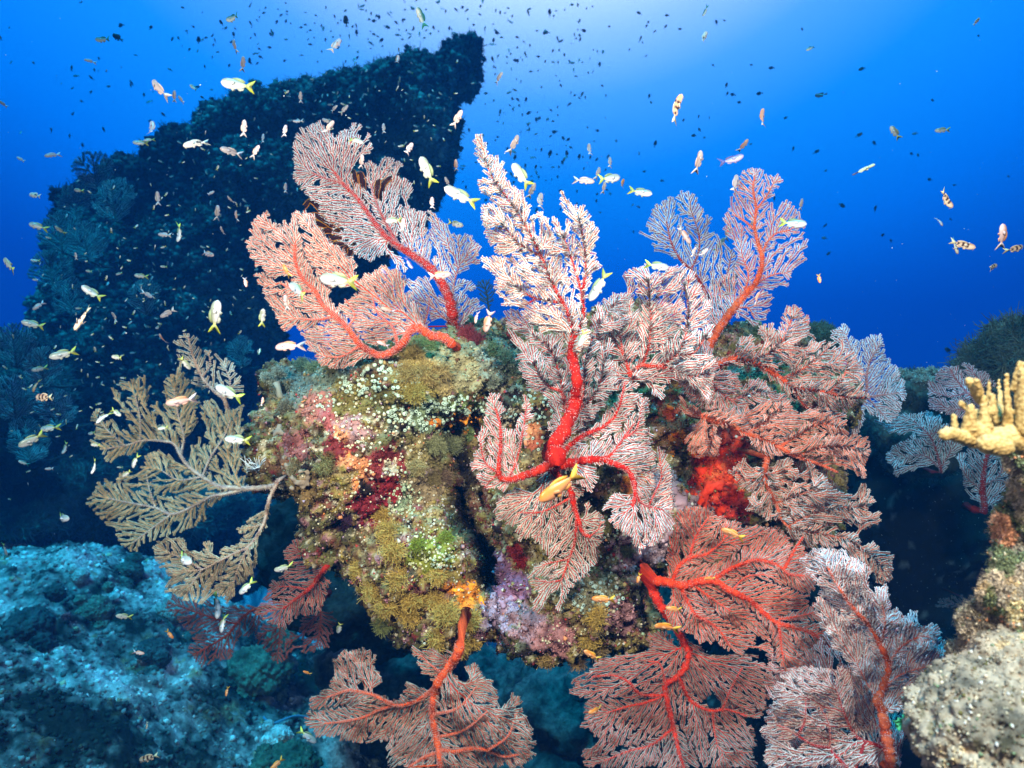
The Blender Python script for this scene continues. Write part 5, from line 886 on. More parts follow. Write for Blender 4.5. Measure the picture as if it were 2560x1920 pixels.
sea_fan('sea_fan', 'pale blue sea fan spread on the dark wall left of the finger coral',
    [k7([(1220,1060),(1350,1080),(1440,1010),(1520,990),(1620,1000),(1700,1060),(1760,1100),(1840,1200),(1760,1290),(1700,1380),(1650,1350),(1550,1350),(1450,1400),(1370,1420),(1330,1360),(1350,1220),(1460,1180),(1520,1120),(1400,1140),(1300,1110)])],
    [(k7([(1680,1390),(1650,1260),(1600,1150),(1500,1060)]), 4, 1.5), (k7([(1660,1350),(1560,1280),(1420,1300)]), 3, 1.2), (k7([(1600,1150),(1700,1120)]), 2, 1.2), (k7([(1670,1370),(1740,1260)]), 2.5, 1.2)],
    1.95, amp=0.09, pol=(0.5, 0.68, 0.75), br=(0.25, 0.03, 0.04), seed=35, sp=7.3, fringe=3.4, root=0.08)
sea_fan('sea_fan', 'lilac-blue sea fan standing on the far wall directly behind the finger coral',
    [k7([(1590,820),(1640,740),(1700,700),(1760,690),(1830,740),(1790,670),(1880,690),(2000,760),(2060,860),(1960,960),(1900,1000),(1800,1060),(1700,1030),(1600,980)])],
    [(k7([(2000,1040),(1950,940),(1850,880),(1780,800),(1740,730)]), 4, 1.5), (k7([(1850,880),(1740,900),(1650,880)]), 2.5, 1.2), (k7([(1950,940),(1940,840),(1880,740)]), 2.5, 1.2), (k7([(1980,1000),(1840,990),(1720,980)]), 2.5, 1.2)],
    1.9, amp=0.09, pol=(0.62, 0.66, 0.78), br=(0.36, 0.06, 0.08), seed=36, sp=7.1, fringe=3.4, root=0.08)
sea_fan('sea_fan', 'shadowy blue sea fan with a dark red stem beneath the finger coral',
    [k7([(1780,1280),(1900,1220),(2100,1280),(2130,1400),(2080,1560),(2040,1660),(1960,1600),(1830,1500)])],
    [(k7([(1960,1640),(1945,1480),(1960,1340),(1980,1260)]), 9, 5), (k7([(1950,1500),(1860,1440),(1810,1360)]), 2.5, 1.2), (k7([(1950,1480),(2040,1420),(2090,1340)]), 2.5, 1.2)],
    1.85, amp=0.09, pol=(0.36, 0.5, 0.58), br=(0.20,0.01,0.01), seed=37, sp=7.6, fringe=3.2, root=0.08)
sea_fan('sea_fan', 'small dark teal sea fan on the boulder top left of the spiky white one',
    [k6([(860,180),(900,140),(960,150),(1010,220),(1000,300),(960,340),(920,280)])], [(k6([(970,420),(955,330),(945,250),(930,190)]), 3, 1)],
    1.75, pol=(0.05,0.14,0.16), br=(0.02,0.04,0.05), seed=38, sp=7.2, fringe=1.5, amp=0.03, root=0.05)
sea_fan('sea_fan', 'faint slate sea fan in the black gap beside the lower right rocks',
    [k10([(1615,600),(1700,550),(1800,540),(1900,570),(1950,620),(1850,645),(1720,630)])], [(k10([(1960,620),(1880,600),(1760,590)]), 2.5, 1)],
    2.1, pol=(0.10,0.15,0.18), br=(0.08,0.03,0.03), seed=39, sp=7.6, fringe=2.1, amp=0.03, root=0.2)
# bushy fans on the shaded left flank of the pinnacle and of the reef below it
def disc(x, y, r, sy=1.0): return [(1.157 * (x + r * math.cos(a)), 1.157 * (y + sy * r * math.sin(a))) for a in np.linspace(0, 6.28, 22)[:-1]]
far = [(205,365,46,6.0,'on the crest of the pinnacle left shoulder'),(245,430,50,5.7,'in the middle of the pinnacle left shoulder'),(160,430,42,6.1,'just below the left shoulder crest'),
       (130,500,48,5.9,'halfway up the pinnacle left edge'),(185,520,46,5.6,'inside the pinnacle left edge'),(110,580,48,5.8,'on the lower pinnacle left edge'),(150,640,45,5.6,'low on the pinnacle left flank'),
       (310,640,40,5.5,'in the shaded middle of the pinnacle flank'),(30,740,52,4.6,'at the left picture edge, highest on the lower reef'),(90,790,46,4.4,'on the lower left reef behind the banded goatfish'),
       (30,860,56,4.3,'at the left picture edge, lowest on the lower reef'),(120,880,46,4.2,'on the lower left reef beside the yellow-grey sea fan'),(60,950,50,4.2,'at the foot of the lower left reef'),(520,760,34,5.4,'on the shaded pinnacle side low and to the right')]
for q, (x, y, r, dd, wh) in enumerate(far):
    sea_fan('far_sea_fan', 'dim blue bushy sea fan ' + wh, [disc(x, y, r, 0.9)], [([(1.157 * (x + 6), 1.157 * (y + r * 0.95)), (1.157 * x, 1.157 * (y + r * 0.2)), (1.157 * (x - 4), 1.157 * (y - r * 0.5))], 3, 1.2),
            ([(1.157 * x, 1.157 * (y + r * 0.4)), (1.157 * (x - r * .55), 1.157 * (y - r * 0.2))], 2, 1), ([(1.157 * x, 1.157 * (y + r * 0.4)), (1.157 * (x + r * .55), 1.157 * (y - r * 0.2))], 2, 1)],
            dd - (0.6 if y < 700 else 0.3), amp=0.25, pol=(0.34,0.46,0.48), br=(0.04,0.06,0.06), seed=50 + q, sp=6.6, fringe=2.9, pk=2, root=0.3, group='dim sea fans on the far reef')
# ------------------------------------------------------------------ fish
def fish_parts(kind, bend=0.0):
    """unit-length fish, head towards +X, back towards +Z; returns {part: (V, F, colours)}"""
    K = dict(damsel=(0.140, 0.072, 1.0), anthias=(0.125, 0.075, 1.0), goat=(0.115, 0.075, 1.2), slim=(0.062, 0.055, 1.3), dark=(0.19, 0.08, 1.0))[kind]
    H, Wd, _ = K; x0, x1 = 0.5, -0.24; m, k = 18, 14; s = np.linspace(0, 1, m)
    prof = np.sin(np.pi * np.clip(s, 0, 1) ** 0.62) ** 0.85
    top = np.maximum(prof, 0.0) * H * (1 - 0.15 * s) + 0.016 + 0.016 * s; bot = np.maximum(np.sin(np.pi * s ** 0.66), 0) ** 0.9 * H * 0.95 + 0.016 + 0.014 * s
    if kind == 'slim': top = 0.03 + 0.035 * np.sin(np.pi * s ** 0.4); bot = top * 0.9
    top[0] = bot[0] = 0.006; wd = np.sin(np.pi * s ** 0.55) ** 0.8 * Wd + 0.008; wd[0] = 0.005
    X = x0 + (x1 - x0) * s ** 0.95; a = np.linspace(0, 2 * np.pi, k, endpoint=False)
    V = []
    for i in range(m):
        for t in a:
            h = top[i] if math.sin(t) > 0 else bot[i]; V.append((X[i], wd[i] * math.cos(t) * (1 - 0.25 * abs(math.sin(t))), h * math.sin(t)))
    V = np.array(V); i = np.arange(m - 1)[:, None] * k; j = np.arange(k)[None]; j2 = (j + 1) % k; F = [np.stack([i + j, i + k + j, i + k + j2, i + j2], -1).reshape(-1, 4), np.array([[(j + 1) % k, j, m * k] for j in range(k)]), np.array([[(m - 1) * k + j, (m - 1) * k + (j + 1) % k, m * k + 1] for j in range(k)])]
    V = np.vstack([V, [(x0 + 0.004, 0, 0)], [(x1 - 0.004, 0, 0)]])
    def fin(outline, y=0.0, th=0.006, thin=0.001):
        o = np.array(outline, float); n = len(o); cen = o.mean(0); A = [(x, y + thin, z) for x, z in o] + [(x, y - thin, z) for x, z in o] + [(cen[0], y + th, cen[1]), (cen[0], y - th, cen[1])]
        Fq = []; 
        for q in range(n): r = (q + 1) % n; Fq += [[q, r, 2 * n], [n + r, n + q, 2 * n + 1], [q, n + q, n + r], [q, n + r, r]]
        return np.array(A), [np.array(Fq)]
    tl = -0.5; sp = 0.19 if kind in ('damsel', 'anthias') else 0.13
    out = {'body': (V, F)}
    if kind == 'slim': out['tail_fin'] = fin([(-0.22, 0.02), (-0.42, 0.045), (-0.5, 0.02), (-0.5, -0.02), (-0.42, -0.045), (-0.22, -0.02)])
    else: out['tail_fin'] = fin([(-0.22, 0.026), (-0.34, sp * 0.62), (-0.46, sp * 0.95), (tl, sp * 1.02), (-0.42, sp * 0.5), (-0.355, 0.0), (-0.42, -sp * 0.5), (tl, -sp * 1.02), (-0.46, -sp * 0.95), (-0.34, -sp * 0.62), (-0.22, -0.026)])
    if kind == 'slim': out['dorsal_fin'] = fin([(0.2, 0.05), (0.12, 0.085), (-0.15, 0.07), (-0.2, 0.04)]); out['anal_fin'] = fin([(0.05, -0.045), (-0.15, -0.07), (-0.18, -0.035)])
    else:
        out['dorsal_fin'] = fin([(0.22, H * 0.86), (0.16, H * 1.22), (0.05, H * 1.38), (-0.07, H * 1.30), (-0.15, H * 1.05), (-0.215, H * 0.72), (-0.15, H * 0.42), (0.0, H * 0.80)])
        out['anal_fin'] = fin([(0.02, -H * 0.85), (-0.06, -H * 1.28), (-0.17, -H * 1.02), (-0.19, -H * 0.5), (-0.1, -H * 0.6)])
    for sg in (1, -1):
        out['pelvic_fin' + ('' if sg > 0 else '_b')] = fin([(0.20, -H * 0.80), (0.14, -H * 1.30 - 0.02), (0.07, -H * 1.15), (0.12, -H * 0.8)], sg * Wd * 0.35)
        Vp, Fp = fin([(0.24, -0.01), (0.16, 0.045), (0.08, 0.03), (0.07, -0.03), (0.15, -0.055)], 0); Vp[:, 1] += sg * (Wd * 0.80 + (0.24 - Vp[:, 0]) * 0.5); out['pectoral_fin' + ('' if sg > 0 else '_b')] = (Vp, Fp)
        e = ICO * np.array([0.024, 0.009, 0.024]) * (1.0 if kind != 'slim' else 0.6) + (0.40, sg * Wd * 0.70, H * 0.14); out['eye' + ('' if sg > 0 else '_b')] = (e, [ICOF])
        e = ICO * np.array([0.014, 0.009, 0.014]) * (1.0 if kind != 'slim' else 0.6) + (0.402, sg * (Wd * 0.70 + 0.0035), H * 0.14); out['pupil' + ('' if sg > 0 else '_b')] = (e, [ICOF])
        if kind == 'goat': Vb, Fb = tube([(0.47, sg * 0.02, -0.03), (0.45, sg * 0.03, -0.09), (0.41, sg * 0.03, -0.14)], [0.006, 0.005, 0.003], 5); out['barbel' + ('' if sg > 0 else '_b')] = (Vb, Fb)
    if bend:
        for q, (Vq, Fq) in out.items():
            Vq = np.array(Vq, float); a = bend * (0.25 - Vq[:, 0]).clip(0) ** 1.5 * 1.2; Vq[:, 1] += a * 0.45; out[q] = (Vq, Fq)
    return out
def mixc(a, b, t): t = np.clip(t, 0, 1)[:, None]; return np.array(a) * (1 - t) + np.array(b) * t
YT = (0.40, 0.46, 0.02)
STY = dict(
    silver=dict(k='damsel', up=(0.20, 0.23, 0.17), lo=(0.56, 0.58, 0.60), tail=YT, fin=(0.22, 0.28, 0.14), spot=(0.01, 0.01, 0.03), w='silver-white fish with yellow tail'),
    grey=dict(k='damsel', up=(0.22, 0.27, 0.25), lo=(0.62, 0.66, 0.74), tail=(0.55, 0.80, 0.05), fin=(0.16, 0.24, 0.12), spot=(0.01, 0.01, 0.03), w='grey fish with yellow-green tail'),
    teal=dict(k='damsel', up=(0.03, 0.16, 0.15), lo=(0.62, 0.70, 0.70), tail=(0.03, 0.22, 0.18), fin=(0.02, 0.14, 0.13), spot=(0.01, 0.03, 0.03), w='white-bellied teal-backed fish'),
    pale=dict(k='anthias', up=(0.36, 0.26, 0.24), lo=(0.62, 0.53, 0.55), tail=(0.66, 0.58, 0.58), fin=(0.58, 0.44, 0.38), w='pale pinkish fish'),
    pink=dict(k='anthias', up=(0.52, 0.24, 0.15), lo=(0.68, 0.50, 0.50), tail=(0.60, 0.50, 0.50), fin=(0.62, 0.28, 0.14), w='rosy pink fish'),
    orange=dict(k='anthias', up=(0.58, 0.17, 0.015), lo=(0.64, 0.30, 0.14), tail=(0.62, 0.38, 0.02), fin=(0.62, 0.30, 0.04), w='bright orange fish'),
    goat=dict(k='goat', up=(0.50, 0.22, 0.10), lo=(0.82, 0.64, 0.48), tail=(0.60, 0.52, 0.32), fin=(0.60, 0.40, 0.25), band=1, w='orange-brown banded goatfish'),
    goatw=dict(k='goat', up=(0.50, 0.44, 0.34), lo=(0.84, 0.82, 0.74), tail=(0.62, 0.62, 0.50), fin=(0.60, 0.56, 0.46), band=2, w='white goatfish with black tail spot'),
    slim=dict(k='slim', up=(0.22, 0.34, 0.14), lo=(0.60, 0.66, 0.48), tail=(0.05, 0.05, 0.12), fin=(0.40, 0.46, 0.34), w='slender green lizardfish'),
    dark=dict(k='dark', up=(0.015, 0.035, 0.06), lo=(0.05, 0.09, 0.14), tail=(0.02, 0.06, 0.10), fin=(0.012, 0.03, 0.05), w='small dark fish'),
    purple=dict(k='anthias', up=(0.10, 0.08, 0.25), lo=(0.42, 0.38, 0.62), tail=(0.1, 0.1, 0.3), fin=(0.1, 0.08, 0.2), w='violet-backed fish'))
_cache = {}
def fish_meshes(sty, var):
    if (sty, var) in _cache: return _cache[(sty, var)]
    s = STY[sty]; D = {}
    for q, (V, F) in fish_parts(s['k'], (0, 1, -1)[var]).items():
        V = np.array(V, float); nm = q.replace('_b', '')
        if nm == 'body':
            z = V[:, 2] / 0.15; c = mixc(s['lo'], s['up'], 0.42 + z * 1.1 + 0.1 * fbm(V * 9, 2, 3)); c = c * (1 + 0.08 * fbm(V * 60, 2, 1))[:, None]
            if sty in ('silver', 'grey'): m = V[:, 0] < -0.12; c[m] = mixc(c[m], s['tail'], (-0.12 - V[m, 0]) * 6)
            if 'spot' in s: m = (np.hypot(V[:, 0] - 0.20, V[:, 2] + 0.01) < 0.022) & (np.abs(V[:, 1]) > 0.03); c[m] = s['spot']
            if s.get('band') == 1: b = np.sin(V[:, 0] * 34 + 0.6); m = (b > 0.35) & (V[:, 0] < 0.30) & (V[:, 2] > -0.06); c[m] = (0.05, 0.02, 0.015)
            if s.get('band') == 2: m = (np.hypot((V[:, 0] + 0.06), V[:, 2] - 0.03) < 0.05); c[m] = (0.02, 0.015, 0.015)
            if s.get('band'): m = np.hypot(V[:, 0] + 0.14, V[:, 2] - 0.01) < 0.04; c[m] = (0.02, 0.015, 0.02)
        elif nm == 'tail_fin':
            c = np.tile(s['tail'], (len(V), 1)).astype(float)
            if sty in ('silver', 'grey', 'orange'): c[np.abs(V[:, 2]) < 0.05] = np.array(s['tail']) * 0.55 + 0.25 * np.array(s['lo'])
        elif nm == 'eye': c = np.tile((0.80, 0.80, 0.78) if sty not in ('orange', 'dark') else (0.35, 0.22, 0.55), (len(V), 1))
        elif nm == 'pupil': c = np.tile((0.004, 0.004, 0.006), (len(V), 1))
        elif nm == 'pelvic_fin' or nm == 'anal_fin': c = np.tile(np.array(s['fin']) * 0.5 + 0.45 * np.array(s['lo']), (len(V), 1))
        elif nm == 'pectoral_fin': c = np.tile(np.array(s['lo']) * 0.85, (len(V), 1))
        else: c = np.tile(s['fin'], (len(V), 1))
        me = mesh_np(nm, V, F, np.clip(c, 0, 1), nm in ('body', 'eye', 'pupil')); me.materials.append(M_FISH if nm in ('body', 'eye', 'pupil') else M_FIN); D[q] = me
    _cache[(sty, var)] = D; return D
def joined(sty, var):
    """whole small fish as one mesh, for fish too far off to show parts"""
    key = ('j', sty, var)
    if key not in _cache:
        a = Acc()
        for q, me in fish_meshes(sty, var).items():
            if 'pupil' in q or 'pect' in q: continue
            V = np.zeros(len(me.vertices) * 3, dtype=np.float32); me.vertices.foreach_get('co', V); cc = np.zeros(len(me.vertices) * 4, dtype=np.float32); me.attributes['Col'].data.foreach_get('color', cc)
            F = {}
            for p in me.polygons: F.setdefault(len(p.vertices), []).append(list(p.vertices))
            a.add(V.reshape(-1, 3), [np.array(f) for f in F.values()], cc.reshape(-1, 4)[:, :3])
        V, F, c = a.out(); me = mesh_np('small_fish', V, F, c, True); me.materials.append(M_FISH); _cache[key] = me
    return _cache[key]
def pose(px, py, d, lpx, ang, yaw, roll, rng):
    L = 0.93 * lpx * d / F_PX / max(0.5, math.cos(yaw)); a = math.radians(ang); h = Vector((math.cos(a) * math.cos(yaw), math.sin(yaw), math.sin(a) * math.cos(yaw)))
    up = Vector((0, 0, 1)) if abs(h.z) < 0.72 else Vector((1 if math.cos(a) < 0.0 or (abs(math.cos(a)) < .05 and rng.random() < .5) else -1, -0.4, 0.15)) * (1 if h.z > 0 else -1)
    z = (up - h * up.dot(h)).normalized(); y = z.cross(h); z = Matrix.Rotation(roll, 3, h) @ z; y = z.cross(h)
    M = Matrix((h, y, z)).transposed().to_4x4(); return Matrix.Translation(Vector(P(px, py, d))) @ M @ Matrix.Scale(L, 4)
LAND = [(1130,90,'the tip of the pinnacle'),(700,230,'the pinnacle ridge'),(240,60,'the upper left corner'),(430,250,'the open water left of the pinnacle ridge'),(60,330,'the left edge of the pinnacle'),(240,450,'the bushy left shoulder of the pinnacle'),(560,600,'the shaded face of the pinnacle'),(500,400,'the middle of the pinnacle'),
        (60,600,'the left picture edge'),(230,760,'the dark foot of the pinnacle'),(100,930,'the low left reef'),(100,1120,'the dark water at the left'),(460,900,'the upright feathery blue-grey sea fan'),(330,1080,'the large yellow-grey sea fan'),(460,1400,'the khaki drooping sea fan'),(620,1500,'the greyish pink folded sea fan'),
        (200,1600,'the pale sea bed'),(450,1800,'the sea bed at the bottom left'),(740,1700,'the hanging bottom sea fan'),(720,620,'the salmon pink sea fan'),(780,820,'the base of the salmon pink sea fan'),(870,420,'the tall pale blue-white sea fan'),(1010,600,'the middle of the tall pale sea fan'),(1180,760,'the boulder top'),
        (1290,420,'the spiky white sea fan tip'),(1150,480,'the gap left of the spiky sea fan'),(1500,420,'the water right of the spiky sea fan'),(1480,760,'the plumes of the spiky white sea fan'),(1420,1150,'the thickest red trunk'),(1530,1480,'the boulder lower right end'),(1560,1700,'the round red-veined bottom sea fan'),(1680,1540,'the brightest forked red stem'),
        (1800,1330,'the red sponge and tangled salmon sea fan'),(1740,600,'the dim blue-tinted sea fan'),(1900,560,'the lacy orange-red sea fan'),(1700,260,'the open water at the upper centre right'),(1780,60,'the bright surface glow'),(1950,240,'the mid-water right of the surface glow'),(2200,400,'the open blue at the right'),(2380,560,'the goatfish group at the right edge'),
        (2100,680,'the empty blue above the lilac sea fans'),(2440,80,'the upper right corner'),(660,1000,'the left shoulder of the boulder'),(1000,30,'the top edge left of the glow'),(600,60,'the top edge above the pinnacle ridge')]
def compass(a):
    return ['right', 'up and right', 'upwards', 'up and left', 'left', 'down and left', 'downwards', 'down and right'][int(((a % 360) + 22.5) // 45) % 8]
FISH = """585,46,50,180,teal;259,100,42,180,teal;295,94,32,150,dark;224,151,28,175,pale;584,113,36,95,pale;608,159,38,85,pale;838,113,52,65,pale;393,220,64,125,pale;595,212,92,172,silver;435,240,30,80,pale
453,249,30,130,pale;485,220,28,140,teal;8,260,22,140,pale;383,323,54,110,pale;352,357,40,180,silver;371,348,28,200,silver;490,356,66,205,goatw;579,379,54,170,pale;638,377,38,60,pale;610,321,46,85,pale
712,327,38,90,pale;657,346,30,95,pale;745,304,26,180,pale;751,243,28,80,pale;834,271,26,30,pale;131,386,36,205,pale;52,398,24,150,pale;88,488,46,165,goatw;91,564,48,165,silver;148,576,30,130,silver
194,476,26,165,silver;394,496,36,85,pale;412,587,38,175,pale;451,583,50,250,grey;544,531,40,90,pale;588,538,30,90,pink;575,500,24,120,pale;527,483,20,45,pale;554,577,22,90,pale;713,470,28,80,pale;130,328,20,110,dark;517,633,44,340,pink
1054,45,52,115,teal;865,54,28,90,dark;994,150,30,85,pink;1245,194,34,40,pale;1143,297,48,55,pale;860,274,32,45,pale;959,321,30,95,pale;891,350,38,340,silver;1021,373,44,60,pale;1068,428,86,115,silver;1153,490,100,155,silver;1118,455,28,115,pale
1079,509,38,85,pale;1140,414,30,90,pink;1287,360,54,70,pale;1303,439,82,125,silver;1330,478,44,70,pale;1348,505,56,75,pale;1472,375,38,85,pale;1460,450,58,350,pale;1497,431,34,80,pale;1525,406,34,85,pale;1523,446,64,12,grey;1511,468,32,85,pale
1600,480,64,345,silver;1554,459,32,60,orange;984,550,44,190,silver;1007,562,38,85,pale;1138,560,44,350,silver;1686,272,84,62,goat;904,404,36,80,pale;1758,95,46,60,goatw;1764,29,28,235,teal;2027,119,28,210,teal;1902,295,54,75,pink;1859,365,36,60,pink
1828,402,64,20,purple;1749,404,60,85,pale;1838,459,58,70,pale;2159,424,64,25,slim;2238,332,44,125,silver;2357,325,34,175,silver;2052,239,30,170,dark;2361,498,66,320,goat;2351,552,30,280,pink;2404,612,62,340,goat;2388,614,48,290,goat;2509,591,68,100,pink
2542,622,54,20,goat;1982,558,64,350,grey;1712,587,58,310,pink;1801,612,44,60,silver;1817,579,40,70,pale;2003,511,32,80,pale;1881,556,32,80,pale;1747,538,30,70,pale;1733,630,28,60,pale;1760,630,28,40,pale;2104,513,22,340,dark;2186,523,22,60,dark;2441,54,28,50,goat
23,663,60,140,silver;89,652,22,170,silver;231,733,58,140,silver;354,690,32,175,silver;206,795,80,235,goat;371,737,32,330,pale;420,782,44,215,pale;536,790,88,80,silver;655,793,46,75,silver;84,811,50,165,silver;95,764,34,225,pale;159,885,60,200,silver;295,893,36,175,silver
99,922,34,195,silver;86,963,38,270,orange;111,993,66,180,goat;404,848,30,100,pink;397,818,24,190,silver;288,792,28,120,pale;719,863,76,190,pink;451,1003,74,190,pink;573,982,84,155,grey;595,1099,70,175,silver;463,908,38,300,silver;408,1070,26,190,silver;290,1031,36,330,silver
257,1040,46,240,silver;120,1070,50,190,silver;80,1099,60,215,silver;165,1120,36,240,silver;239,1167,42,245,silver;334,1155,38,250,silver;317,1184,28,215,silver;60,1157,26,150,teal;124,1172,22,180,pale;229,1083,24,190,silver;241,1112,28,180,silver;657,1005,26,95,pink;222,678,20,170,silver
614,704,30,280,pink;750,727,78,150,grey;847,701,108,172,silver;712,675,38,110,orange;716,757,42,95,pale;970,775,38,165,pink;960,859,36,165,pink;1099,688,60,10,pink;1220,803,60,255,pink;1189,793,34,270,pink;1022,660,34,310,purple;823,318,42,50,pale;815,302,28,150,pale
1497,714,94,240,silver;1643,665,64,350,grey;1455,846,48,250,grey;1402,1215,140,215,orange;1890,745,36,60,pink;2048,696,26,270,orange;2476,669,48,20,goat;2371,877,24,130,dark;152,1295,58,0,grey;455,1397,70,350,grey;708,1422,50,190,silver;614,1470,50,225,grey;548,1510,76,265,grey
554,1560,46,270,grey;311,1541,38,165,silver;424,1587,28,305,orange;346,1632,28,340,pink;566,1729,24,270,orange;768,1682,24,150,orange;367,1813,22,260,goat;373,1894,64,200,goat;692,1910,40,220,orange;768,1840,60,325,grey;848,1570,36,250,silver;12,1373,38,270,silver
1509,1498,62,185,orange;1480,1638,52,150,orange;1684,1523,40,175,orange;1663,1564,64,175,orange;1491,1778,46,180,orange;1596,1447,26,260,orange;1832,1332,60,165,orange;1772,1445,28,185,orange;90,700,20,170,pale;190,640,18,90,pale;650,880,20,100,teal;960,680,22,130,purple"""
rows = []
for r in FISH.replace('\n', ';').split(';'):
    r = r.split(',')
    if len(r) == 5: rows.append((float(r[0]), float(r[1]), float(r[2]), float(r[3]), r[4]))
frng = np.random.default_rng(77); GR = dict(orange='orange fish', silver='silver fish with yellow tails', pale='pale fish')
labels = []
for x, y, l, a, sty in rows:
    dx = [(math.hypot(x - u, y - v), w, u, v) for u, v, w in LAND]; dist, w, u, v = min(dx)
    rel = 'at' if dist < 45 else ('above' if y < v - abs(x - u) else 'below' if y > v + abs(x - u) else 'left of' if x < u else 'right of')
    size = 'large ' if l > 72 else 'small ' if l < 31 else ''
    labels.append([size + STY[sty]['w'].replace('small ', '' if size else 'small '), 'heading ' + compass(a), rel, w])
seen = {}
for i, L in enumerate(labels): seen.setdefault(' '.join(L), []).append(i)
ORD = ['first', 'second', 'third', 'fourth', 'fifth', 'sixth', 'seventh', 'eighth']
final = {}
for t, ids in seen.items():
    if len(ids) == 1: final[ids[0]] = t; continue
    ids.sort(key=lambda q: rows[q][0])
    for k, q in enumerate(ids):
        L = labels[q]; final[q] = (ORD[k] + ' from left, ' + ' '.join([L[0], L[1].replace('heading ', 'heading '), L[2], L[3]]))
def trim(t):
    for a_, b_ in ((' the ', ' '), ('heading ', ''), (' with yellow tail', ' yellow-tailed'), (' picture ', ' '), (' upper ', ' ')):
        if len(t.replace('-', ' ').split()) > 16: t = t.replace(a_, b_)
    return t
for i, (x, y, l, a, sty) in enumerate(rows):
    final[i] = trim(final[i])
    reef = (x > 560 and y > 620 and x < 2250) or (x > 230 and y > 850) or (600 < x < 1250 and y > 270 and l > 34)
    d = min(0.92, 0.95) if reef else float(np.clip(0.045 * F_PX / l, 0.95, 1.8))
    if reef: d = float(np.clip(0.055 * F_PX / l, 0.78, 0.98))
    if y > 1500 and x < 900: d = 1.4
    if sty == 'dark': d = float(np.clip(0.06 * F_PX / l, 2.5, 5))
    yaw = frng.uniform(-0.5, 0.5) * (1 if l < 80 else 0.3); var = int(frng.integers(0, 3)) if l < 90 else 0
    M = pose(x, y, d, l, a, yaw, frng.uniform(-0.3, 0.3), frng)
    grp = {'orange': 'orange fish over the reef', 'silver': 'silver fish with yellow tails', 'grey': 'grey fish with yellow-green tails', 'pale': 'pale pinkish fish', 'pink': 'rosy pink fish', 'goat': 'banded goatfish', 'goatw': 'white goatfish with a black spot', 'teal': 'teal-backed fish'}.get(sty)
    if l >= 30:
        rt = empty({'goat': 'goatfish', 'goatw': 'goatfish', 'slim': 'lizardfish'}.get(sty, 'fish')); rt.matrix_world = M
        eyes = []
        for q, me in fish_meshes(sty, var).items():
            if l < 42 and ('pect' in q or 'pupil' in q): continue
            nm = q.replace('_b', '')
            o = bpy.data.objects.new(nm, me); C.objects.link(o)
            if nm == 'pupil': o.parent = eyes[-1]
            else: o.parent = rt
            if nm == 'eye': eyes.append(o)
        tag(rt, final[i], 'fish', grp)
    else:
        o = bpy.data.objects.new('fish' if not sty.startswith('goat') else 'goatfish', joined(sty, var)); C.objects.link(o); o.matrix_world = M; tag(o, final[i], 'fish', grp)
# the school of tiny fish farther off
def school(n, region, label, group, sty, d0, d1, l0, l1, angs, rng, limit=None):
    k = 0
    while k < n:
        cx, cy, sx, sy = region[rng.integers(0, len(region))]; x, y = rng.normal(cx, sx), rng.normal(cy, sy)
        if not (0 < x < 2560 and 0 < y < 1920) or (limit and not limit(x, y)): continue
        d = rng.uniform(d0, d1); l = rng.uniform(l0, l1); a = angs[rng.integers(0, len(angs))] + rng.normal() * 18
        o = bpy.data.objects.new('small_fish', joined(sty[rng.integers(0, len(sty))], int(rng.integers(0, 3)))); C.objects.link(o)
        o.matrix_world = pose(x, y, d, l, a, rng.uniform(-0.7, 0.7), rng.uniform(-0.5, 0.5), rng); tag(o, label, 'fish', group); k += 1
pinpoly = [(90,520),(290,385),(480,330),(640,220),(900,150),(1150,80),(1215,150),(1180,300),(1100,450),(960,560),(700,800),(680,1000),(120,1000)]
inp = lambda x, y: bool(inside(np.array([[x, y]]), pinpoly)[0])
school(150, [(1300,160,170,120),(1320,250,120,100),(1100,60,230,50),(1380,420,120,70),(900,60,160,50)], 'tiny dark fish silhouetted against the bright water around the pinnacle tip', 'tiny dark fish around the pinnacle tip', ['dark', 'teal'], 4.5, 8.5, 8, 18, [90, 95, 80, 180, 0], frng, lambda x, y: not inp(x, y) and y < 560)
school(60, [(300,120,200,80),(300,260,170,60),(560,100,120,60)], 'tiny dark fish in the blue water left of the pinnacle', 'tiny dark fish left of the pinnacle', ['dark', 'teal'], 4, 8, 7, 17, [90, 80, 160, 200], frng, lambda x, y: not inp(x, y) and y < 420)
school(50, [(2000,300,300,150),(2100,560,250,150),(1700,150,150,90)], 'tiny dark blue fish in the open water at the right', 'tiny dark fish in the open water at the right', ['dark'], 4, 7, 9, 18, [90, 180, 160, 30], frng, lambda x, y: x > 1560 and y < 820)
school(38, [(1050,280,80,90),(900,220,150,60),(600,420,200,90),(400,560,150,120),(400,780,180,120)], 'tiny pale glinting fish in front of the shaded pinnacle', 'tiny pale fish in front of the pinnacle', ['pale', 'silver', 'teal'], 2.8, 4.2, 7, 15, [90, 80, 150, 180, 60], frng, inp)
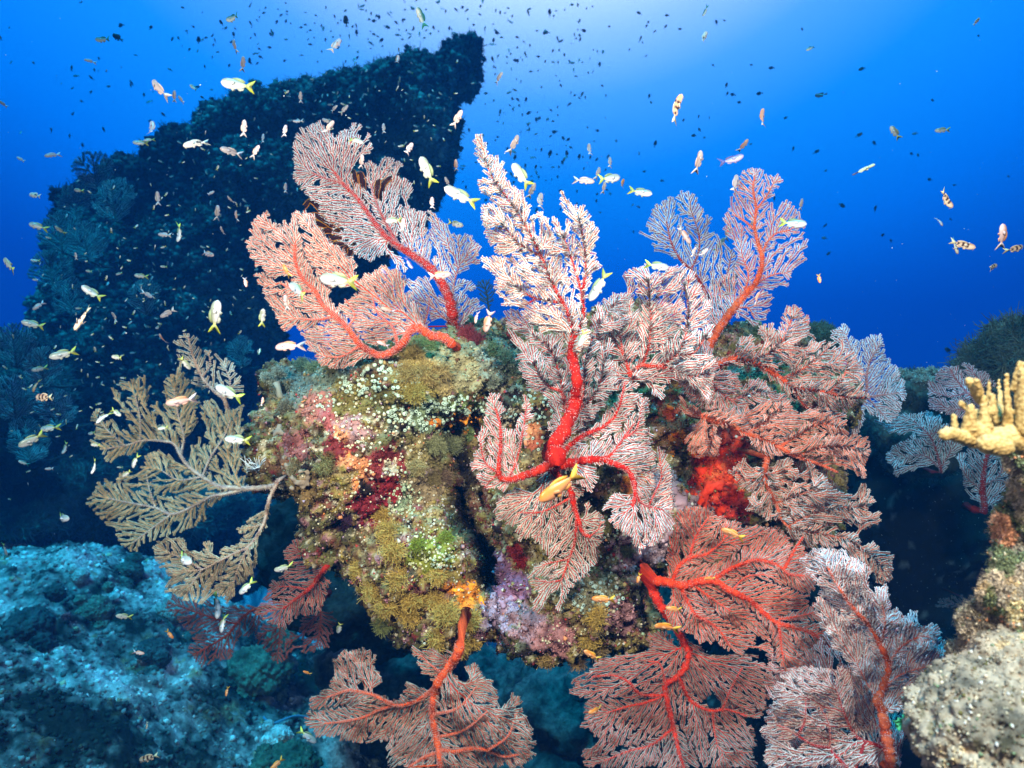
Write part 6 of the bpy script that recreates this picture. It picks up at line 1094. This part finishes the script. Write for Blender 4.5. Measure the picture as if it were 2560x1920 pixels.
# the part of the school nobody could count: hundreds of specks of fish farther off
def mass(name, n, region, sty, d0, d1, l0, l1, angs, rng, limit):
    me = joined(sty, 0); V0 = np.zeros(len(me.vertices) * 3, dtype=np.float32); me.vertices.foreach_get('co', V0); V0 = V0.reshape(-1, 3); cc = np.zeros(len(me.vertices) * 4, dtype=np.float32); me.attributes['Col'].data.foreach_get('color', cc); cc = cc.reshape(-1, 4)[:, :3]
    F = {}
    for p in me.polygons: F.setdefault(len(p.vertices), []).append(list(p.vertices))
    F = [np.array(q) for q in F.values()]; a = Acc(); k = 0
    while k < n:
        cx, cy, sx, sy = region[rng.integers(0, len(region))]; x, y = rng.normal(cx, sx), rng.normal(cy, sy)
        if not (0 < x < 2560 and 0 < y < 1920) or not limit(x, y): continue
        M = np.array(pose(x, y, rng.uniform(d0, d1), rng.uniform(l0, l1), angs[rng.integers(0, len(angs))] + rng.normal() * 20, rng.uniform(-0.7, 0.7), 0, rng)); a.add(V0 @ M[:3, :3].T + M[:3, 3], F, cc); k += 1
    V, F, c = a.out(); o = link(name, mesh_np(name, V, F, c, True), M_FISH); tag(o, kind='stuff')
mass('pale_fish_school', 240, [(1000,280,140,110),(900,220,180,80),(600,450,220,110),(400,600,180,140),(450,820,220,120),(250,700,150,200)], 'teal', 2.6, 4.0, 7, 15, [90, 80, 150, 180, 60], frng, inp)
mass('bright_fish_school', 230, [(1000,330,150,110),(600,500,220,120),(350,700,180,160),(450,850,220,120),(180,1000,140,150)], 'silver', 1.4, 2.0, 6, 15, [90, 170, 160, 200, 60], frng, lambda x, y: inp(x, y) or (x < 560 and 700 < y < 1250))
mass('dark_fish_school', 260, [(1300,180,170,120),(1350,330,120,130),(1100,50,260,50),(850,80,220,60),(500,150,250,120),(1400,450,120,100)], 'dark', 5, 9, 6, 13, [90, 95, 80, 160, 30], frng, lambda x, y: not inp(x, y) and y < 620)
# drifting specks of plankton
n = 900; p = np.stack([frng.uniform(-2.2, 2.2, n), frng.uniform(0.8, 3.2, n), frng.uniform(-0.8, 1.5, n)], -1); V, F, c = blobs(p, frng.uniform(0.0003, 0.0011, n), np.tile((0.75, 0.8, 0.8), (n, 1)), frng)
o = link('plankton_specks', mesh_np('plankton_specks', V, F, c), M_SPECK); tag(o, kind='stuff')
# ------------------------------------------------------------------ the body of water
hz = link('haze', mesh_np('haze', np.array([(x, y, z) for x in (-70, 70) for y in (-3.0, 62) for z in (-8.5, 7.5)], float), np.array([(0, 1, 3, 2), (4, 6, 7, 5), (0, 4, 5, 1), (2, 3, 7, 6), (0, 2, 6, 4), (1, 5, 7, 3)])))
m = bpy.data.materials.new('sea_water'); m.use_nodes = True; t = m.node_tree; t.nodes.remove(t.nodes['Principled BSDF'])
v = N(t, 'ShaderNodeVolumePrincipled'); v.inputs['Color'].default_value = (0.003, 0.046, 0.15, 1); v.inputs['Absorption Color'].default_value = (0.01, 0.59, 0.87, 1); v.inputs['Density'].default_value = 0.12; v.inputs['Anisotropy'].default_value = 0.0
t.links.new(v.outputs[0], t.nodes['Material Output'].inputs['Volume']); hz.data.materials.append(m); tag(hz, kind='stuff')
